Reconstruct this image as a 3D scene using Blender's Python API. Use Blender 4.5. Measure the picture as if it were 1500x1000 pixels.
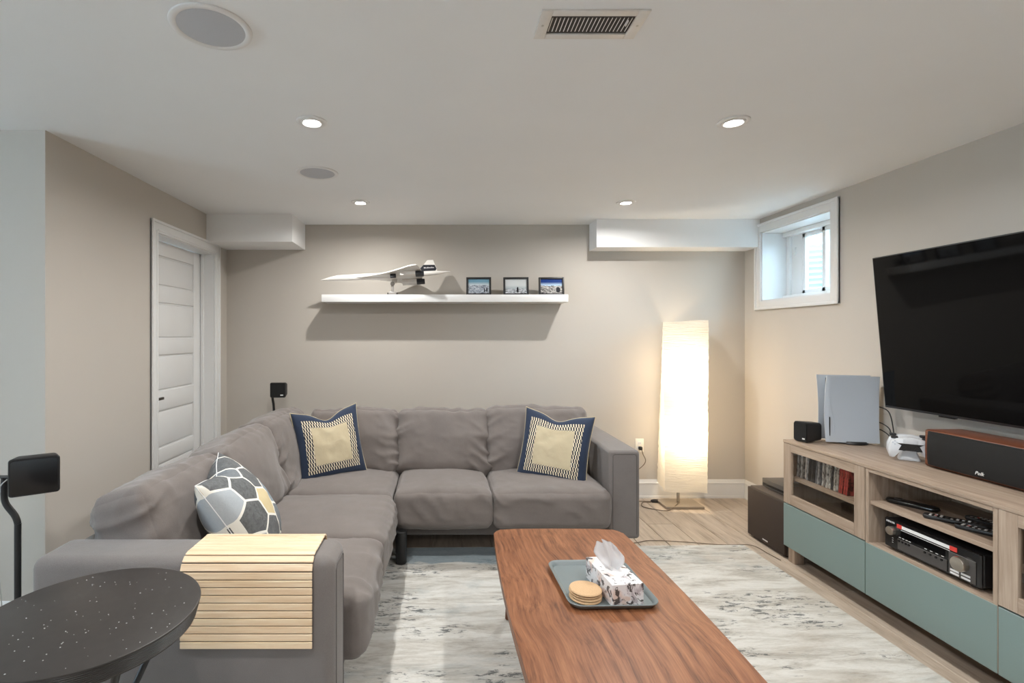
import bpy, bmesh, math, random
from mathutils import Vector, Matrix, noise
random.seed(7)
PI = math.pi
for o in list(bpy.data.objects): bpy.data.objects.remove(o)
S = bpy.context.scene
COL = S.collection

# ------------------------------------------------------------------ camera, world, light, exposure
F = 745.0                       # focal length in pixels of the 1500 px wide picture
VX, VY, CH = 645.0, 492.0, 1.37  # vanishing point of the room's depth lines, eye height
cam = bpy.data.cameras.new('camera'); co = bpy.data.objects.new('camera', cam); COL.objects.link(co)
co.location = (0, 0, CH); co.rotation_euler = (PI/2, 0, 0)
cam.sensor_width = 36; cam.lens = F/1500*36
cam.shift_x = (750-VX)/1500; cam.shift_y = -(500-VY)/1500
cam.clip_start = 0.02
S.camera = co
S.view_settings.view_transform = 'Standard'; S.view_settings.look = 'None'
S.view_settings.gamma = 1; S.view_settings.use_curve_mapping = False
S.view_settings.exposure = 0.26
W = bpy.data.worlds.new('sky'); S.world = W; W.use_nodes = True
bg = W.node_tree.nodes['Background']; bg.inputs[0].default_value = (0.64, 0.84, 1.0, 1); bg.inputs[1].default_value = 22.0
DOWNLIGHT = 12.0                # watts of each recessed ceiling lamp
BULB = 8.0                      # watts of each bulb in the paper floor lamp

def X_at(px, Y): return (px-VX)/F*Y
def Z_at(py, Y): return CH-(py-VY)/F*Y

# ------------------------------------------------------------------ materials
def srgb(r, g, b, a=1):
    f = lambda c: (c/255/12.92 if c/255 <= .04045 else ((c/255+.055)/1.055)**2.4)
    return (f(r), f(g), f(b), a)
def nd(nt, typ, props=None, **inp):
    n = nt.nodes.new(typ)
    for k, v in (props or {}).items(): setattr(n, k, v)
    for k, v in inp.items():
        s = n.inputs[int(k[1:])] if (k[0] == 'i' and k[1:].isdigit()) else n.inputs[k.replace('_', ' ')]
        if isinstance(v, bpy.types.NodeSocket): nt.links.new(v, s)
        elif isinstance(v, bpy.types.Node): nt.links.new(v.outputs[0], s)
        else: s.default_value = v
    return n
def math_(nt, op, a, b=0.0, c=0.0, clamp=False):
    return nd(nt, 'ShaderNodeMath', {'operation': op, 'use_clamp': clamp}, i0=a, i1=b, i2=c).outputs[0]
def vm(nt, op, a, b=(0, 0, 0)):
    n = nd(nt, 'ShaderNodeVectorMath', {'operation': op}, i0=a, i1=b)
    return n.outputs['Value'] if op in ('DOT_PRODUCT', 'LENGTH') else n.outputs[0]
def mixc(nt, f, a, b, blend='MIX'):
    n = nt.nodes.new('ShaderNodeMix'); n.data_type = 'RGBA'; n.blend_type = blend
    for i, v in ((0, f), (6, a), (7, b)):
        if isinstance(v, bpy.types.NodeSocket): nt.links.new(v, n.inputs[i])
        else: n.inputs[i].default_value = v
    return n.outputs[2]
def ramp(nt, fac, stops, interp='LINEAR'):
    n = nt.nodes.new('ShaderNodeValToRGB'); cr = n.color_ramp; cr.interpolation = interp
    while len(cr.elements) < len(stops): cr.elements.new(.5)
    for e, (p, c) in zip(cr.elements, stops):
        e.position = p; e.color = c if hasattr(c, '__len__') else (c, c, c, 1)
    nt.links.new(fac, n.inputs[0]); return n.outputs[0]
def coords(nt, kind='Object', scale=(1, 1, 1), rot=(0, 0, 0), loc=(0, 0, 0)):
    t = nt.nodes.new('ShaderNodeTexCoord')
    m = nd(nt, 'ShaderNodeMapping', None, Vector=t.outputs[kind], Scale=scale, Rotation=rot, Location=loc)
    return m.outputs[0]
def noise_(nt, vec, scale, detail=4, rough=.55, dist=0.0):
    n = nd(nt, 'ShaderNodeTexNoise', None, Vector=vec, Scale=scale, Detail=detail, Roughness=rough, Distortion=dist)
    return n.outputs[0]
def bump(nt, h, strength=.2, dist=.01):
    return nd(nt, 'ShaderNodeBump', None, Height=h, Strength=strength, Distance=dist).outputs[0]
def newmat(name):
    m = bpy.data.materials.new(name); m.use_nodes = True
    return m, m.node_tree, m.node_tree.nodes['Principled BSDF']
def setp(nt, p, **k):
    for a, v in k.items():
        s = p.inputs[a.replace('_', ' ')]
        if isinstance(v, bpy.types.NodeSocket): nt.links.new(v, s)
        else: s.default_value = v
def plain(name, col, rough=.5, metal=0.0, spec=.5, nscale=60, namp=.06, bmp=0.0, coat=0.0):
    m, nt, p = newmat(name)
    v = coords(nt)
    n = noise_(nt, v, nscale, 3)
    c = mixc(nt, n, tuple(x*(1-namp) for x in col[:3])+(1,), tuple(min(1, x*(1+namp)) for x in col[:3])+(1,))
    setp(nt, p, Base_Color=c, Roughness=rough, Metallic=metal, Specular_IOR_Level=spec, Coat_Weight=coat)
    if bmp: setp(nt, p, Normal=bump(nt, n, bmp, .002))
    return m
def fabric(name, col, col2, scale=900):
    m, nt, p = newmat(name)
    v = coords(nt)
    fine = noise_(nt, v, scale, 2, .7)
    big = noise_(nt, v, 5, 4, .6)
    c = mixc(nt, fine, col, col2)
    c = mixc(nt, ramp(nt, big, [(.3, 0), (.75, .22)]), c, tuple(min(1, x*1.25) for x in col2[:3])+(1,))
    wr = noise_(nt, coords(nt, scale=(1, 1, 1)), 9, 3, .5, 1.5)
    h = math_(nt, 'ADD', math_(nt, 'MULTIPLY', fine, .25), wr)
    setp(nt, p, Base_Color=c, Roughness=.95, Specular_IOR_Level=.15, Sheen_Weight=.25, Sheen_Roughness=.5, Normal=bump(nt, h, .25, .006))
    return m
def wood(name, dark, mid, light, axis=1, stretch=14, scale=3.2, rough=.45, rnd=True, ring=1.0, spec=.4, sc=1.0):
    m, nt, p = newmat(name)
    s = [stretch]*3; s[axis] = 1.0
    t = nt.nodes.new('ShaderNodeTexCoord')
    vec = t.outputs['Object']
    if rnd:
        oi = nt.nodes.new('ShaderNodeObjectInfo')
        off = nd(nt, 'ShaderNodeCombineXYZ', None, X=math_(nt, 'MULTIPLY', oi.outputs['Random'], 7.0), Y=math_(nt, 'MULTIPLY', oi.outputs['Random'], 13.0), Z=math_(nt, 'MULTIPLY', oi.outputs['Random'], 5.0))
        vec = vm(nt, 'ADD', vec, off.outputs[0])
    bend = nd(nt, 'ShaderNodeTexNoise', None, Vector=vec, Scale=1.6*sc, Detail=2)
    vec2 = vm(nt, 'ADD', vec, vm(nt, 'MULTIPLY', bend.outputs['Color'], (.05*ring/sc,)*3))
    mp = nd(nt, 'ShaderNodeMapping', None, Vector=vec2, Scale=tuple(s))
    g1 = noise_(nt, mp.outputs[0], scale, 5, .62)
    g2 = noise_(nt, nd(nt, 'ShaderNodeMapping', None, Vector=vec2, Scale=tuple(x*(1 if x == 1 else 3.2) for x in s)).outputs[0], scale*1.6, 3, .6)
    f = math_(nt, 'ADD', math_(nt, 'MULTIPLY', g1, .72), math_(nt, 'MULTIPLY', g2, .28))
    c = ramp(nt, f, [(.30, dark), (.47, mid), (.66, light)])
    if rnd:
        c = mixc(nt, math_(nt, 'MULTIPLY', oi.outputs['Random'], .45), c, mid)
    setp(nt, p, Base_Color=c, Roughness=rough, Specular_IOR_Level=spec, Normal=bump(nt, g2, .08, .002))
    return m

M = {}
def wallmat(name, col):
    m, nt, p = newmat(name)
    v = coords(nt)
    n = noise_(nt, v, 260, 3)
    setp(nt, p, Base_Color=mixc(nt, noise_(nt, v, 3, 2), tuple(x*.98 for x in col[:3])+(1,), tuple(x*1.02 for x in col[:3])+(1,)), Roughness=.75, Specular_IOR_Level=.25, Normal=bump(nt, n, .05, .001))
    return m
M['wall'] = wallmat('greige_paint', (.535, .495, .445))
M['ceiling'] = wallmat('ceiling_paint', (.83, .84, .845))
M['bulk'] = wallmat('bulkhead_paint', (.88, .88, .875))
M['white'] = plain('white_trim_paint', (.76, .76, .755), .35, nscale=8, namp=.015)
M['vinyl'] = plain('white_vinyl', (.82, .84, .85), .3, nscale=8, namp=.01)
M['sofa'] = fabric('grey_sofa_fabric', srgb(94, 88, 85), srgb(133, 125, 121), 480)
M['sofa_dark'] = fabric('grey_frame_fabric', srgb(91, 86, 84), srgb(131, 125, 122), 480)
M['piping'] = plain('grey_piping', srgb(96, 92, 91), .9)
M['black'] = plain('black_plastic', (.012, .012, .013), .45)
M['black_gloss'] = plain('black_gloss', (.010, .010, .011), .12, spec=.5)
M['black_metal'] = plain('black_powder_coat', (.014, .015, .016), .4)
M['tabletop_black'] = plain('black_brown_stain', (.034, .030, .028), .38, nscale=40, namp=.2, bmp=.05)
M['chrome'] = plain('brushed_steel', (.55, .52, .47), .3, metal=1.0)
M['bronze'] = plain('dark_nickel', (.10, .09, .08), .35, metal=.8)
M['walnut'] = wood('walnut_veneer', srgb(72, 42, 27), srgb(126, 80, 53), srgb(156, 106, 74), 1, 26, 2.4, .42, False, 2.8)
M['walnut_leg'] = wood('walnut_solid', srgb(70, 40, 26), srgb(104, 64, 42), srgb(130, 84, 56), 2, 10, 6, .5)
M['oak_y'] = wood('grey_oak_y', srgb(120, 104, 92), srgb(160, 141, 124), srgb(182, 164, 147), 1, 16, 3.0, .5, True, 1.0)
M['oak_z'] = wood('grey_oak_z', srgb(120, 104, 92), srgb(160, 141, 124), srgb(182, 164, 147), 2, 16, 3.0, .5, True, 1.0)
M['plank'] = wood('floor_oak', srgb(130, 116, 103), srgb(174, 160, 145), srgb(195, 182, 168), 1, 11, 2.6, .42, True, 1.6)
M['bamboo'] = wood('bamboo', srgb(206, 170, 132), srgb(230, 202, 168), srgb(242, 222, 194), 0, 16, 3.5, .4, True, .6)
M['teal'] = plain('teal_lacquer', srgb(119, 137, 134), .38, nscale=3, namp=.02)
M['teal_edge'] = plain('teal_edge', srgb(140, 166, 162), .4)
M['cherry'] = wood('speaker_veneer', srgb(70, 36, 24), srgb(108, 62, 42), srgb(134, 84, 60), 1, 14, 5, .35, True, .6)
M['cork'] = plain('cork', srgb(202, 168, 130), .9, nscale=420, namp=.28, bmp=.3)
M['cork_edge'] = plain('cork_edge', srgb(196, 156, 108), .9, nscale=300, namp=.2)
M['traygrey'] = plain('tray_grey', srgb(112, 122, 124), .42, nscale=20, namp=.03)
M['tissue'] = plain('tissue_paper', (.90, .89, .90), .95, spec=.1, nscale=30, namp=.02)
M['lampbase'] = plain('satin_beige_metal', (.34, .29, .235), .4, metal=.35)
M['drops'] = plain('water_drop', (.42, .42, .42), .10, spec=.8)
M['white_plastic'] = plain('white_plastic', (.62, .64, .67), .3, nscale=10, namp=.01)
M['ps_white'] = plain('console_shell', (.50, .55, .61), .38, nscale=10, namp=.01)
M['model_white'] = plain('model_white', (.78, .75, .71), .35, nscale=30, namp=.03)
M['model_dark'] = plain('model_dark', (.012, .014, .022), .35)
M['acrylic'] = plain('smoky_stand', (.30, .28, .26), .25)
M['ivory'] = plain('ivory_plastic', (.78, .74, .66), .4)
M['rubber'] = plain('rubber', (.02, .02, .02), .8)
M['silver'] = plain('silver_print', (.72, .72, .72), .4, metal=.3)
M['print_white'] = plain('white_print', (.75, .75, .75), .5)
M['red'] = plain('red_print', srgb(205, 60, 52), .45)
M['grille'] = plain('speaker_cloth', (.006, .006, .006), .85, nscale=500, namp=.3, bmp=.3)
M['subfront'] = plain('sub_cloth', (.040, .026, .019), .7, nscale=300, namp=.2, bmp=.2)
M['subbody'] = plain('sub_vinyl', (.075, .058, .048), .5)
M['dvr'] = plain('dark_grey_plastic', (.06, .055, .053), .4)
M['wire'] = plain('brown_wire', (.16, .12, .085), .5)
M['clearwire'] = plain('grey_wire', (.40, .40, .38), .4)
M['spk_grille'] = plain('ceiling_speaker_mesh', (.49, .50, .53), .7, nscale=700, namp=.25, bmp=.2)
M['vent'] = plain('vent_enamel', (.72, .69, .65), .4)
M['dark_duct'] = plain('duct_dark', (.06, .055, .05), .8)
M['steelwell'] = plain('galvanised_steel', (.30, .36, .38), .5, nscale=8, namp=.05)
M['gravel'] = plain('gravel', (.4, .39, .37), .9, nscale=40, namp=.5, bmp=1)
m, nt, p = newmat('tv_glass'); setp(nt, p, Base_Color=mixc(nt, noise_(nt, coords(nt), 3), (.0025, .0025, .003, 1), (.004, .004, .004, 1)), Roughness=.05, Specular_IOR_Level=.16); M['tv'] = m
def emis(name, col, strength):
    m, nt, p = newmat(name); setp(nt, p, Base_Color=(.8, .8, .8, 1), Emission_Color=col, Emission_Strength=strength); return m
M['lamp_on'] = emis('led_lens', (1, .96, .90, 1), 26.0)
M['bulb_on'] = emis('warm_bulb', (1, .80, .52, 1), 8.0)
def glass(name, tint=(1, 1, 1, 1), refl=.08):
    m, nt, p = newmat(name)
    tr = nd(nt, 'ShaderNodeBsdfTransparent', None, Color=tint)
    gl = nd(nt, 'ShaderNodeBsdfGlossy', None, Color=(1, 1, 1, 1), Roughness=.03)
    lw = nd(nt, 'ShaderNodeLayerWeight', None, Blend=.5)
    f = math_(nt, 'ADD', math_(nt, 'MULTIPLY', math_(nt, 'POWER', lw.outputs['Facing'], 5.0), .9), .03)
    mx = nt.nodes.new('ShaderNodeMixShader')
    nt.links.new(f, mx.inputs[0]); nt.links.new(tr.outputs[0], mx.inputs[1]); nt.links.new(gl.outputs[0], mx.inputs[2])
    nt.links.new(mx.outputs[0], nt.nodes['Material Output'].inputs[0])
    return m
M['glass'] = glass('window_glass', (.93, .97, .98, 1))
M['door_glass'] = glass('smoked_glass', (.93, .92, .90, 1))
# paper lamp shade: translucent crinkled paper
m, nt, p = newmat('rice_paper')
v = coords(nt, scale=(1.5, 1.5, 30))
cr = noise_(nt, v, 3.5, 5, .6, 1.2)
df = nd(nt, 'ShaderNodeBsdfDiffuse', None, Color=(.86, .82, .74, 1), Normal=bump(nt, cr, .9, .012))
tl = nd(nt, 'ShaderNodeBsdfTranslucent', None, Color=mixc(nt, cr, (.84, .80, .72, 1), (.98, .96, .92, 1)), Normal=bump(nt, cr, .9, .012))
mx = nd(nt, 'ShaderNodeMixShader', None, Fac=.62, i1=df.outputs[0], i2=tl.outputs[0])
nt.links.new(mx.outputs[0], nt.nodes['Material Output'].inputs[0]); M['paper'] = m
# rug: washed-out abstract weave
m, nt, p = newmat('rug_weave')
vx = coords(nt, scale=(1, 3.6, 1))
v1 = coords(nt, scale=(1, 5.0, 1))
v2 = coords(nt, scale=(1, 2.6, 1), loc=(3, 1, 0))
base = ramp(nt, noise_(nt, v1, 3.0, 7, .70, .5), [(.30, srgb(150, 145, 137)), (.44, srgb(184, 181, 174)), (.55, srgb(204, 203, 198)), (.75, srgb(213, 213, 210))])
beige = ramp(nt, noise_(nt, coords(nt, scale=(.5, 1.7, 1), loc=(1.3, 4.1, 0)), 1.5, 5, .65, .5), [(.52, 0), (.66, 1)])
c = mixc(nt, math_(nt, 'MULTIPLY', beige, .55), base, srgb(162, 151, 137))
bluem = ramp(nt, noise_(nt, coords(nt, scale=(.6, 1.5, 1), loc=(.35, 7.05, 0)), 1.3, 6, .7, .4), [(.56, 0), (.66, 1)])
c = mixc(nt, math_(nt, 'MULTIPLY', bluem, .5), c, srgb(138, 152, 158))
fle = ramp(nt, noise_(nt, vx, 13, 6, .78, .3), [(.535, 0), (.555, 1)])
zone = ramp(nt, noise_(nt, coords(nt, scale=(.8, 2.0, 1), loc=(5.2, .4, 0)), 2.6, 5, .65), [(.515, 0), (.565, 1)])
dk = math_(nt, 'MULTIPLY', fle, zone)
c = mixc(nt, math_(nt, 'MULTIPLY', dk, .85), c, srgb(58, 66, 70))
t = nt.nodes.new('ShaderNodeTexCoord')
sp = nd(nt, 'ShaderNodeSeparateXYZ', None, Vector=t.outputs['Object'])
# blue-grey woven field at the far edge, a real patch of the pattern
fz = ramp(nt, math_(nt, 'ADD', sp.outputs[1], math_(nt, 'MULTIPLY', noise_(nt, v2, 5, 5), .22)), [(0.0, 0), (.999, 1)])
pat = nd(nt, 'ShaderNodeMapRange', {'interpolation_type': 'SMOOTHSTEP'}, Value=math_(nt, 'ADD', sp.outputs[1], math_(nt, 'MULTIPLY', noise_(nt, v2, 6, 5), .25)), i1=1.235, i2=1.30).outputs[0]
pxm = nd(nt, 'ShaderNodeMapRange', {'interpolation_type': 'SMOOTHSTEP'}, Value=math_(nt, 'ADD', math_(nt, 'ABSOLUTE', math_(nt, 'ADD', sp.outputs[0], .54)), math_(nt, 'MULTIPLY', noise_(nt, v2, 4, 4), .3)), i1=.62, i2=.45).outputs[0]
c = mixc(nt, math_(nt, 'MULTIPLY', math_(nt, 'MULTIPLY', pat, pxm), .8), c, srgb(108, 130, 142))
fine = noise_(nt, coords(nt, scale=(1, 8, 1)), 60, 3, .7)
c = mixc(nt, .12, c, ramp(nt, fine, [(.35, srgb(110, 105, 98)), (.6, srgb(222, 220, 214))]))
setp(nt, p, Base_Color=c, Roughness=.95, Specular_IOR_Level=.1, Normal=bump(nt, fine, .4, .003)); M['rug'] = m
# UV-patterned cushions
def uvxy(nt):
    t = nt.nodes.new('ShaderNodeTexCoord'); s = nd(nt, 'ShaderNodeSeparateXYZ', None, Vector=t.outputs['UV'])
    u = math_(nt, 'SUBTRACT', math_(nt, 'MULTIPLY', s.outputs[0], 2.0), 1.0)
    v = math_(nt, 'SUBTRACT', math_(nt, 'MULTIPLY', s.outputs[1], 2.0), 1.0)
    return u, v
m, nt, p = newmat('navy_square_cushion')
u, v = uvxy(nt)
mxx = math_(nt, 'MAXIMUM', math_(nt, 'ABSOLUTE', u), math_(nt, 'ABSOLUTE', v))
row = math_(nt, 'FLOOR', math_(nt, 'MULTIPLY', v, 9.0))
par = math_(nt, 'MULTIPLY', math_(nt, 'FLOORED_MODULO', row, 2.0), .5)
st = math_(nt, 'FRACT', math_(nt, 'ADD', math_(nt, 'ADD', math_(nt, 'MULTIPLY', u, 14.0), math_(nt, 'MULTIPLY', v, 3.0)), par))
stripe = math_(nt, 'GREATER_THAN', st, .52)
ring = mixc(nt, stripe, srgb(26, 32, 48), srgb(226, 214, 190))
c = mixc(nt, math_(nt, 'GREATER_THAN', mxx, .77), ring, srgb(42, 54, 76))
c = mixc(nt, math_(nt, 'LESS_THAN', mxx, .54), c, srgb(200, 186, 156))
setp(nt, p, Base_Color=c, Roughness=.75, Specular_IOR_Level=.25, Sheen_Weight=.2, Normal=bump(nt, noise_(nt, coords(nt), 16, 4, .6, .8), .35, .008)); M['navy'] = m
M['cream'] = fabric('cream_cotton', srgb(206, 190, 150), srgb(222, 208, 172))
m, nt, p = newmat('hexagon_patch_cushion')
u, v = uvxy(nt)
pv = nd(nt, 'ShaderNodeCombineXYZ', None, X=math_(nt, 'ADD', math_(nt, 'MULTIPLY', u, 1.75), 10.2), Y=math_(nt, 'ADD', math_(nt, 'MULTIPLY', v, 1.75), 10.45), Z=0.0).outputs[0]
R3 = (1.0, math.sqrt(3), 1.0); H3 = (.5, math.sqrt(3)/2, 0)
a = vm(nt, 'SUBTRACT', vm(nt, 'MODULO', pv, R3), H3)
b = vm(nt, 'SUBTRACT', vm(nt, 'MODULO', vm(nt, 'SUBTRACT', pv, H3), R3), H3)
sel = math_(nt, 'LESS_THAN', vm(nt, 'DOT_PRODUCT', a, a), vm(nt, 'DOT_PRODUCT', b, b))
mv = nt.nodes.new('ShaderNodeMix'); mv.data_type = 'VECTOR'
nt.links.new(sel, mv.inputs[0]); nt.links.new(b, mv.inputs[4]); nt.links.new(a, mv.inputs[5]); gv = mv.outputs[1]
cid = vm(nt, 'SUBTRACT', pv, gv)
cid = vm(nt, 'FLOOR', vm(nt, 'ADD', vm(nt, 'MULTIPLY', cid, (2, 1.1547, 1)), (.5, .5, 7.5)))
ab = vm(nt, 'ABSOLUTE', gv); sx = nd(nt, 'ShaderNodeSeparateXYZ', None, Vector=ab).outputs[0]
ed = math_(nt, 'MAXIMUM', vm(nt, 'DOT_PRODUCT', ab, (.5, math.sqrt(3)/2, 0)), sx)
wn = nd(nt, 'ShaderNodeTexWhiteNoise', {'noise_dimensions': '3D'}, Vector=cid).outputs[0]
c = ramp(nt, wn, [(0, srgb(52, 54, 58)), (.22, srgb(120, 134, 146)), (.42, srgb(206, 186, 136)), (.60, srgb(84, 92, 100)), (.78, srgb(162, 170, 178)), (.9, srgb(40, 42, 46))], 'CONSTANT')
mot = noise_(nt, coords(nt), 55, 4, .7, 1.0)
c = mixc(nt, .35, c, mixc(nt, mot, c, srgb(205, 208, 208)), 'MIX')
c = mixc(nt, math_(nt, 'GREATER_THAN', ed, .462), c, srgb(232, 230, 222))
setp(nt, p, Base_Color=c, Roughness=.8, Specular_IOR_Level=.2, Normal=bump(nt, mot, .3, .004)); M['hex'] = m
# tissue box print: loose grey, black and blush brush flowers
m, nt, p = newmat('tissue_box_print')
v = coords(nt)
n1 = noise_(nt, v, 11, 4, .6, 1.8); n2 = noise_(nt, coords(nt, loc=(3, 5, 1)), 15, 4, .6, 2.5); n3 = noise_(nt, coords(nt, loc=(8, 2, 6)), 8, 3, .5, .8)
c = mixc(nt, ramp(nt, n3, [(.57, 0), (.62, .6)]), (.78, .77, .78, 1), srgb(214, 178, 158))
c = mixc(nt, ramp(nt, n1, [(.55, 0), (.60, .8)]), c, srgb(176, 166, 172))
c = mixc(nt, ramp(nt, n2, [(.545, 0), (.57, .92)]), c, srgb(52, 46, 46))
setp(nt, p, Base_Color=c, Roughness=.45); M['tissuebox'] = m
# framed landscape prints
def picture(name, sky0, sky1, hor, ground, dark, seed, fig):
    m, nt, p = newmat(name)
    u, v = uvxy(nt)
    hn = noise_(nt, nd(nt, 'ShaderNodeCombineXYZ', None, X=math_(nt, 'MULTIPLY', u, 1.4), Y=seed, Z=0.0).outputs[0], 2.2, 4, .6)
    sky = ramp(nt, math_(nt, 'ADD', math_(nt, 'MULTIPLY', v, .5), .5), [(hor*.5+.47, sky0), (hor*.5+.74, sky1)])
    nz = noise_(nt, nd(nt, 'ShaderNodeCombineXYZ', None, X=math_(nt, 'MULTIPLY', u, 1.2), Y=math_(nt, 'MULTIPLY', v, 3.0), Z=seed).outputs[0], 3.0, 5, .65, .6)
    gr = ramp(nt, nz, [(.42, dark), (.56, ground)])
    below = math_(nt, 'LESS_THAN', v, math_(nt, 'ADD', hor-.25, math_(nt, 'MULTIPLY', hn, .5)))
    c = mixc(nt, below, sky, gr)
    for fx, fy, fw, fh in fig:
        d = math_(nt, 'ADD', math_(nt, 'POWER', math_(nt, 'ABSOLUTE', math_(nt, 'DIVIDE', math_(nt, 'SUBTRACT', u, fx), fw)), 2.0), math_(nt, 'POWER', math_(nt, 'ABSOLUTE', math_(nt, 'DIVIDE', math_(nt, 'SUBTRACT', v, fy), fh)), 2.0))
        c = mixc(nt, math_(nt, 'LESS_THAN', d, 1.0), c, (.012, .012, .016, 1))
    setp(nt, p, Base_Color=c, Roughness=.3, Specular_IOR_Level=.2); return m
M['pic1'] = picture('print_snow_valley', srgb(205, 212, 215), srgb(110, 150, 170), .15, srgb(190, 196, 205), srgb(78, 88, 102), 1.3, [(.55, -.55, .05, .3), (.78, -.5, .06, .34)])
M['pic2'] = picture('print_misty_ridge', srgb(150, 160, 166), srgb(196, 200, 200), -.35, srgb(205, 208, 212), srgb(52, 56, 62), 4.7, [(.15, -.5, .09, .42)])
M['pic3'] = picture('print_blue_sky', srgb(190, 215, 235), srgb(14, 52, 120), .1, srgb(190, 186, 182), srgb(24, 22, 24), 8.1, [(.62, -.5, .2, .4)])

# ------------------------------------------------------------------ mesh helpers
def finish(bm, name, mat, parent=None, smooth=35, loc=None, rot=None):
    me = bpy.data.meshes.new(name)
    bmesh.ops.recalc_face_normals(bm, faces=bm.faces)
    bm.to_mesh(me); bm.free()
    for mm in (mat if isinstance(mat, (list, tuple)) else [mat]): me.materials.append(M[mm] if isinstance(mm, str) else mm)
    if smooth:
        for pl in me.polygons: pl.use_smooth = True
        if smooth < 180: me.set_sharp_from_angle(angle=math.radians(smooth))
    o = bpy.data.objects.new(name, me); COL.objects.link(o)
    if parent: o.parent = parent
    if loc: o.location = loc
    if rot: o.rotation_euler = rot
    return o
def thing(name, label, cat, loc=(0, 0, 0), rot=(0, 0, 0), group=None):
    o = bpy.data.objects.new(name, None); COL.objects.link(o); o.empty_display_size = .05
    o.location = loc; o.rotation_euler = rot; o['label'] = label; o['category'] = cat
    if group: o['group'] = group
    return o
def tag(o, label, cat, group=None):
    o['label'] = label; o['category'] = cat
    if group: o['group'] = group
    return o
def struct(o, label=None, cat=None):
    o['kind'] = 'structure'
    if label: o['label'] = label
    if cat: o['category'] = cat
    return o
def sroot(name, label, cat, loc=(0, 0, 0)):
    return struct(thing(name, label, cat, loc))
def add_box(bm, lo, hi, bev=0.0, seg=2, mi=0, mat=None):
    r = bmesh.ops.create_cube(bm, size=1.0)
    vs = r['verts']
    for v in vs:
        v.co = Vector([(lo[i]+hi[i])/2+v.co[i]*(hi[i]-lo[i]) for i in range(3)])
    fs = list({f for v in vs for f in v.link_faces})
    for f in fs: f.material_index = mi
    if bev:
        es = list({e for v in vs for e in v.link_edges})
        r = bmesh.ops.bevel(bm, geom=es, offset=bev, segments=seg, profile=.5, affect='EDGES')
        vs = list({v for f in r['faces'] for v in f.verts})
        for f in r['faces']: f.material_index = mi
    if mat is not None:
        bmesh.ops.transform(bm, matrix=mat, verts=vs)
    return vs
def box(name, lo, hi, mat, parent=None, bev=0.003, seg=2, rot=None, loc=None):
    bm = bmesh.new(); add_box(bm, lo, hi, bev, seg)
    return finish(bm, name, mat, parent, 35, loc, rot)
def add_tube(bm, pts, r, n=10, close=True):
    pts = [Vector(q) for q in pts]; rings = []
    up = None
    for i, q in enumerate(pts):
        t = (pts[min(i+1, len(pts)-1)]-pts[max(i-1, 0)]).normalized()
        if up is None:
            up = Vector((0, 0, 1)) if abs(t.z) < .9 else Vector((1, 0, 0))
        a = t.cross(up)
        if a.length < 1e-6: a = t.cross(Vector((0, 1, 0)))
        a.normalize(); b = a.cross(t).normalized(); up = b
        rr = r[i] if isinstance(r, (list, tuple)) else r
        rings.append([bm.verts.new(q+a*rr*math.cos(2*PI*k/n)+b*rr*math.sin(2*PI*k/n)) for k in range(n)])
    for A, B in zip(rings, rings[1:]):
        for k in range(n): bm.faces.new((A[k], A[(k+1) % n], B[(k+1) % n], B[k]))
    if close:
        bm.faces.new(rings[0][::-1]); bm.faces.new(rings[-1])
def spline(pts, n=8):
    pts = [Vector(q) for q in pts]; P = [pts[0]]+pts+[pts[-1]]; out = []
    for i in range(1, len(P)-2):
        for k in range(n):
            t = k/n; a, b, c, d = P[i-1], P[i], P[i+1], P[i+2]
            out.append(.5*((2*b)+(-a+c)*t+(2*a-5*b+4*c-d)*t*t+(-a+3*b-3*c+d)*t**3))
    return out+[pts[-1]]
def tube(name, pts, r, mat, parent=None, n=10, smooth=True, sn=8):
    bm = bmesh.new(); add_tube(bm, spline(pts, sn) if smooth else pts, r, n)
    return finish(bm, name, mat, parent, 50)
def add_lathe(bm, prof, n=48, mat=None, cap=True):
    rings = []
    for r, z in prof:
        if r < 1e-6: rings.append([bm.verts.new((0, 0, z))])
        else: rings.append([bm.verts.new((r*math.cos(2*PI*k/n), r*math.sin(2*PI*k/n), z)) for k in range(n)])
    for A, B in zip(rings, rings[1:]):
        for k in range(n):
            a0, a1 = A[k % len(A)], A[(k+1) % len(A)]; b0, b1 = B[k % len(B)], B[(k+1) % len(B)]
            f = []
            for q in (a0, a1, b1, b0):
                if q not in f: f.append(q)
            if len(f) > 2: bm.faces.new(f)
    vs = [v for r in rings for v in r]
    if mat is not None: bmesh.ops.transform(bm, matrix=mat, verts=vs)
    return vs
def lathe(name, prof, mat, parent=None, n=48, loc=None, rot=None, smooth=40):
    bm = bmesh.new(); add_lathe(bm, prof, n)
    return finish(bm, name, mat, parent, smooth, loc, rot)
def add_prism(bm, poly, ext, mat=None, mi=0):
    """poly: list of 3-D points in order; ext: extrusion vector"""
    A = [bm.verts.new(q) for q in poly]; B = [bm.verts.new(Vector(q)+Vector(ext)) for q in poly]
    fs = [bm.faces.new(A), bm.faces.new(B[::-1])]
    for k in range(len(A)):
        j = (k+1) % len(A); fs.append(bm.faces.new((A[k], B[k], B[j], A[j])))
    for f in fs: f.material_index = mi
    if mat is not None: bmesh.ops.transform(bm, matrix=mat, verts=A+B)
def rrect(w, h, r, n=6):
    out = []
    for cx, cy, a0 in ((w/2-r, h/2-r, 0), (-w/2+r, h/2-r, 90), (-w/2+r, -h/2+r, 180), (w/2-r, -h/2+r, 270)):
        for k in range(n+1):
            a = math.radians(a0+90*k/n); out.append((cx+r*math.cos(a), cy+r*math.sin(a)))
    return out
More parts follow.
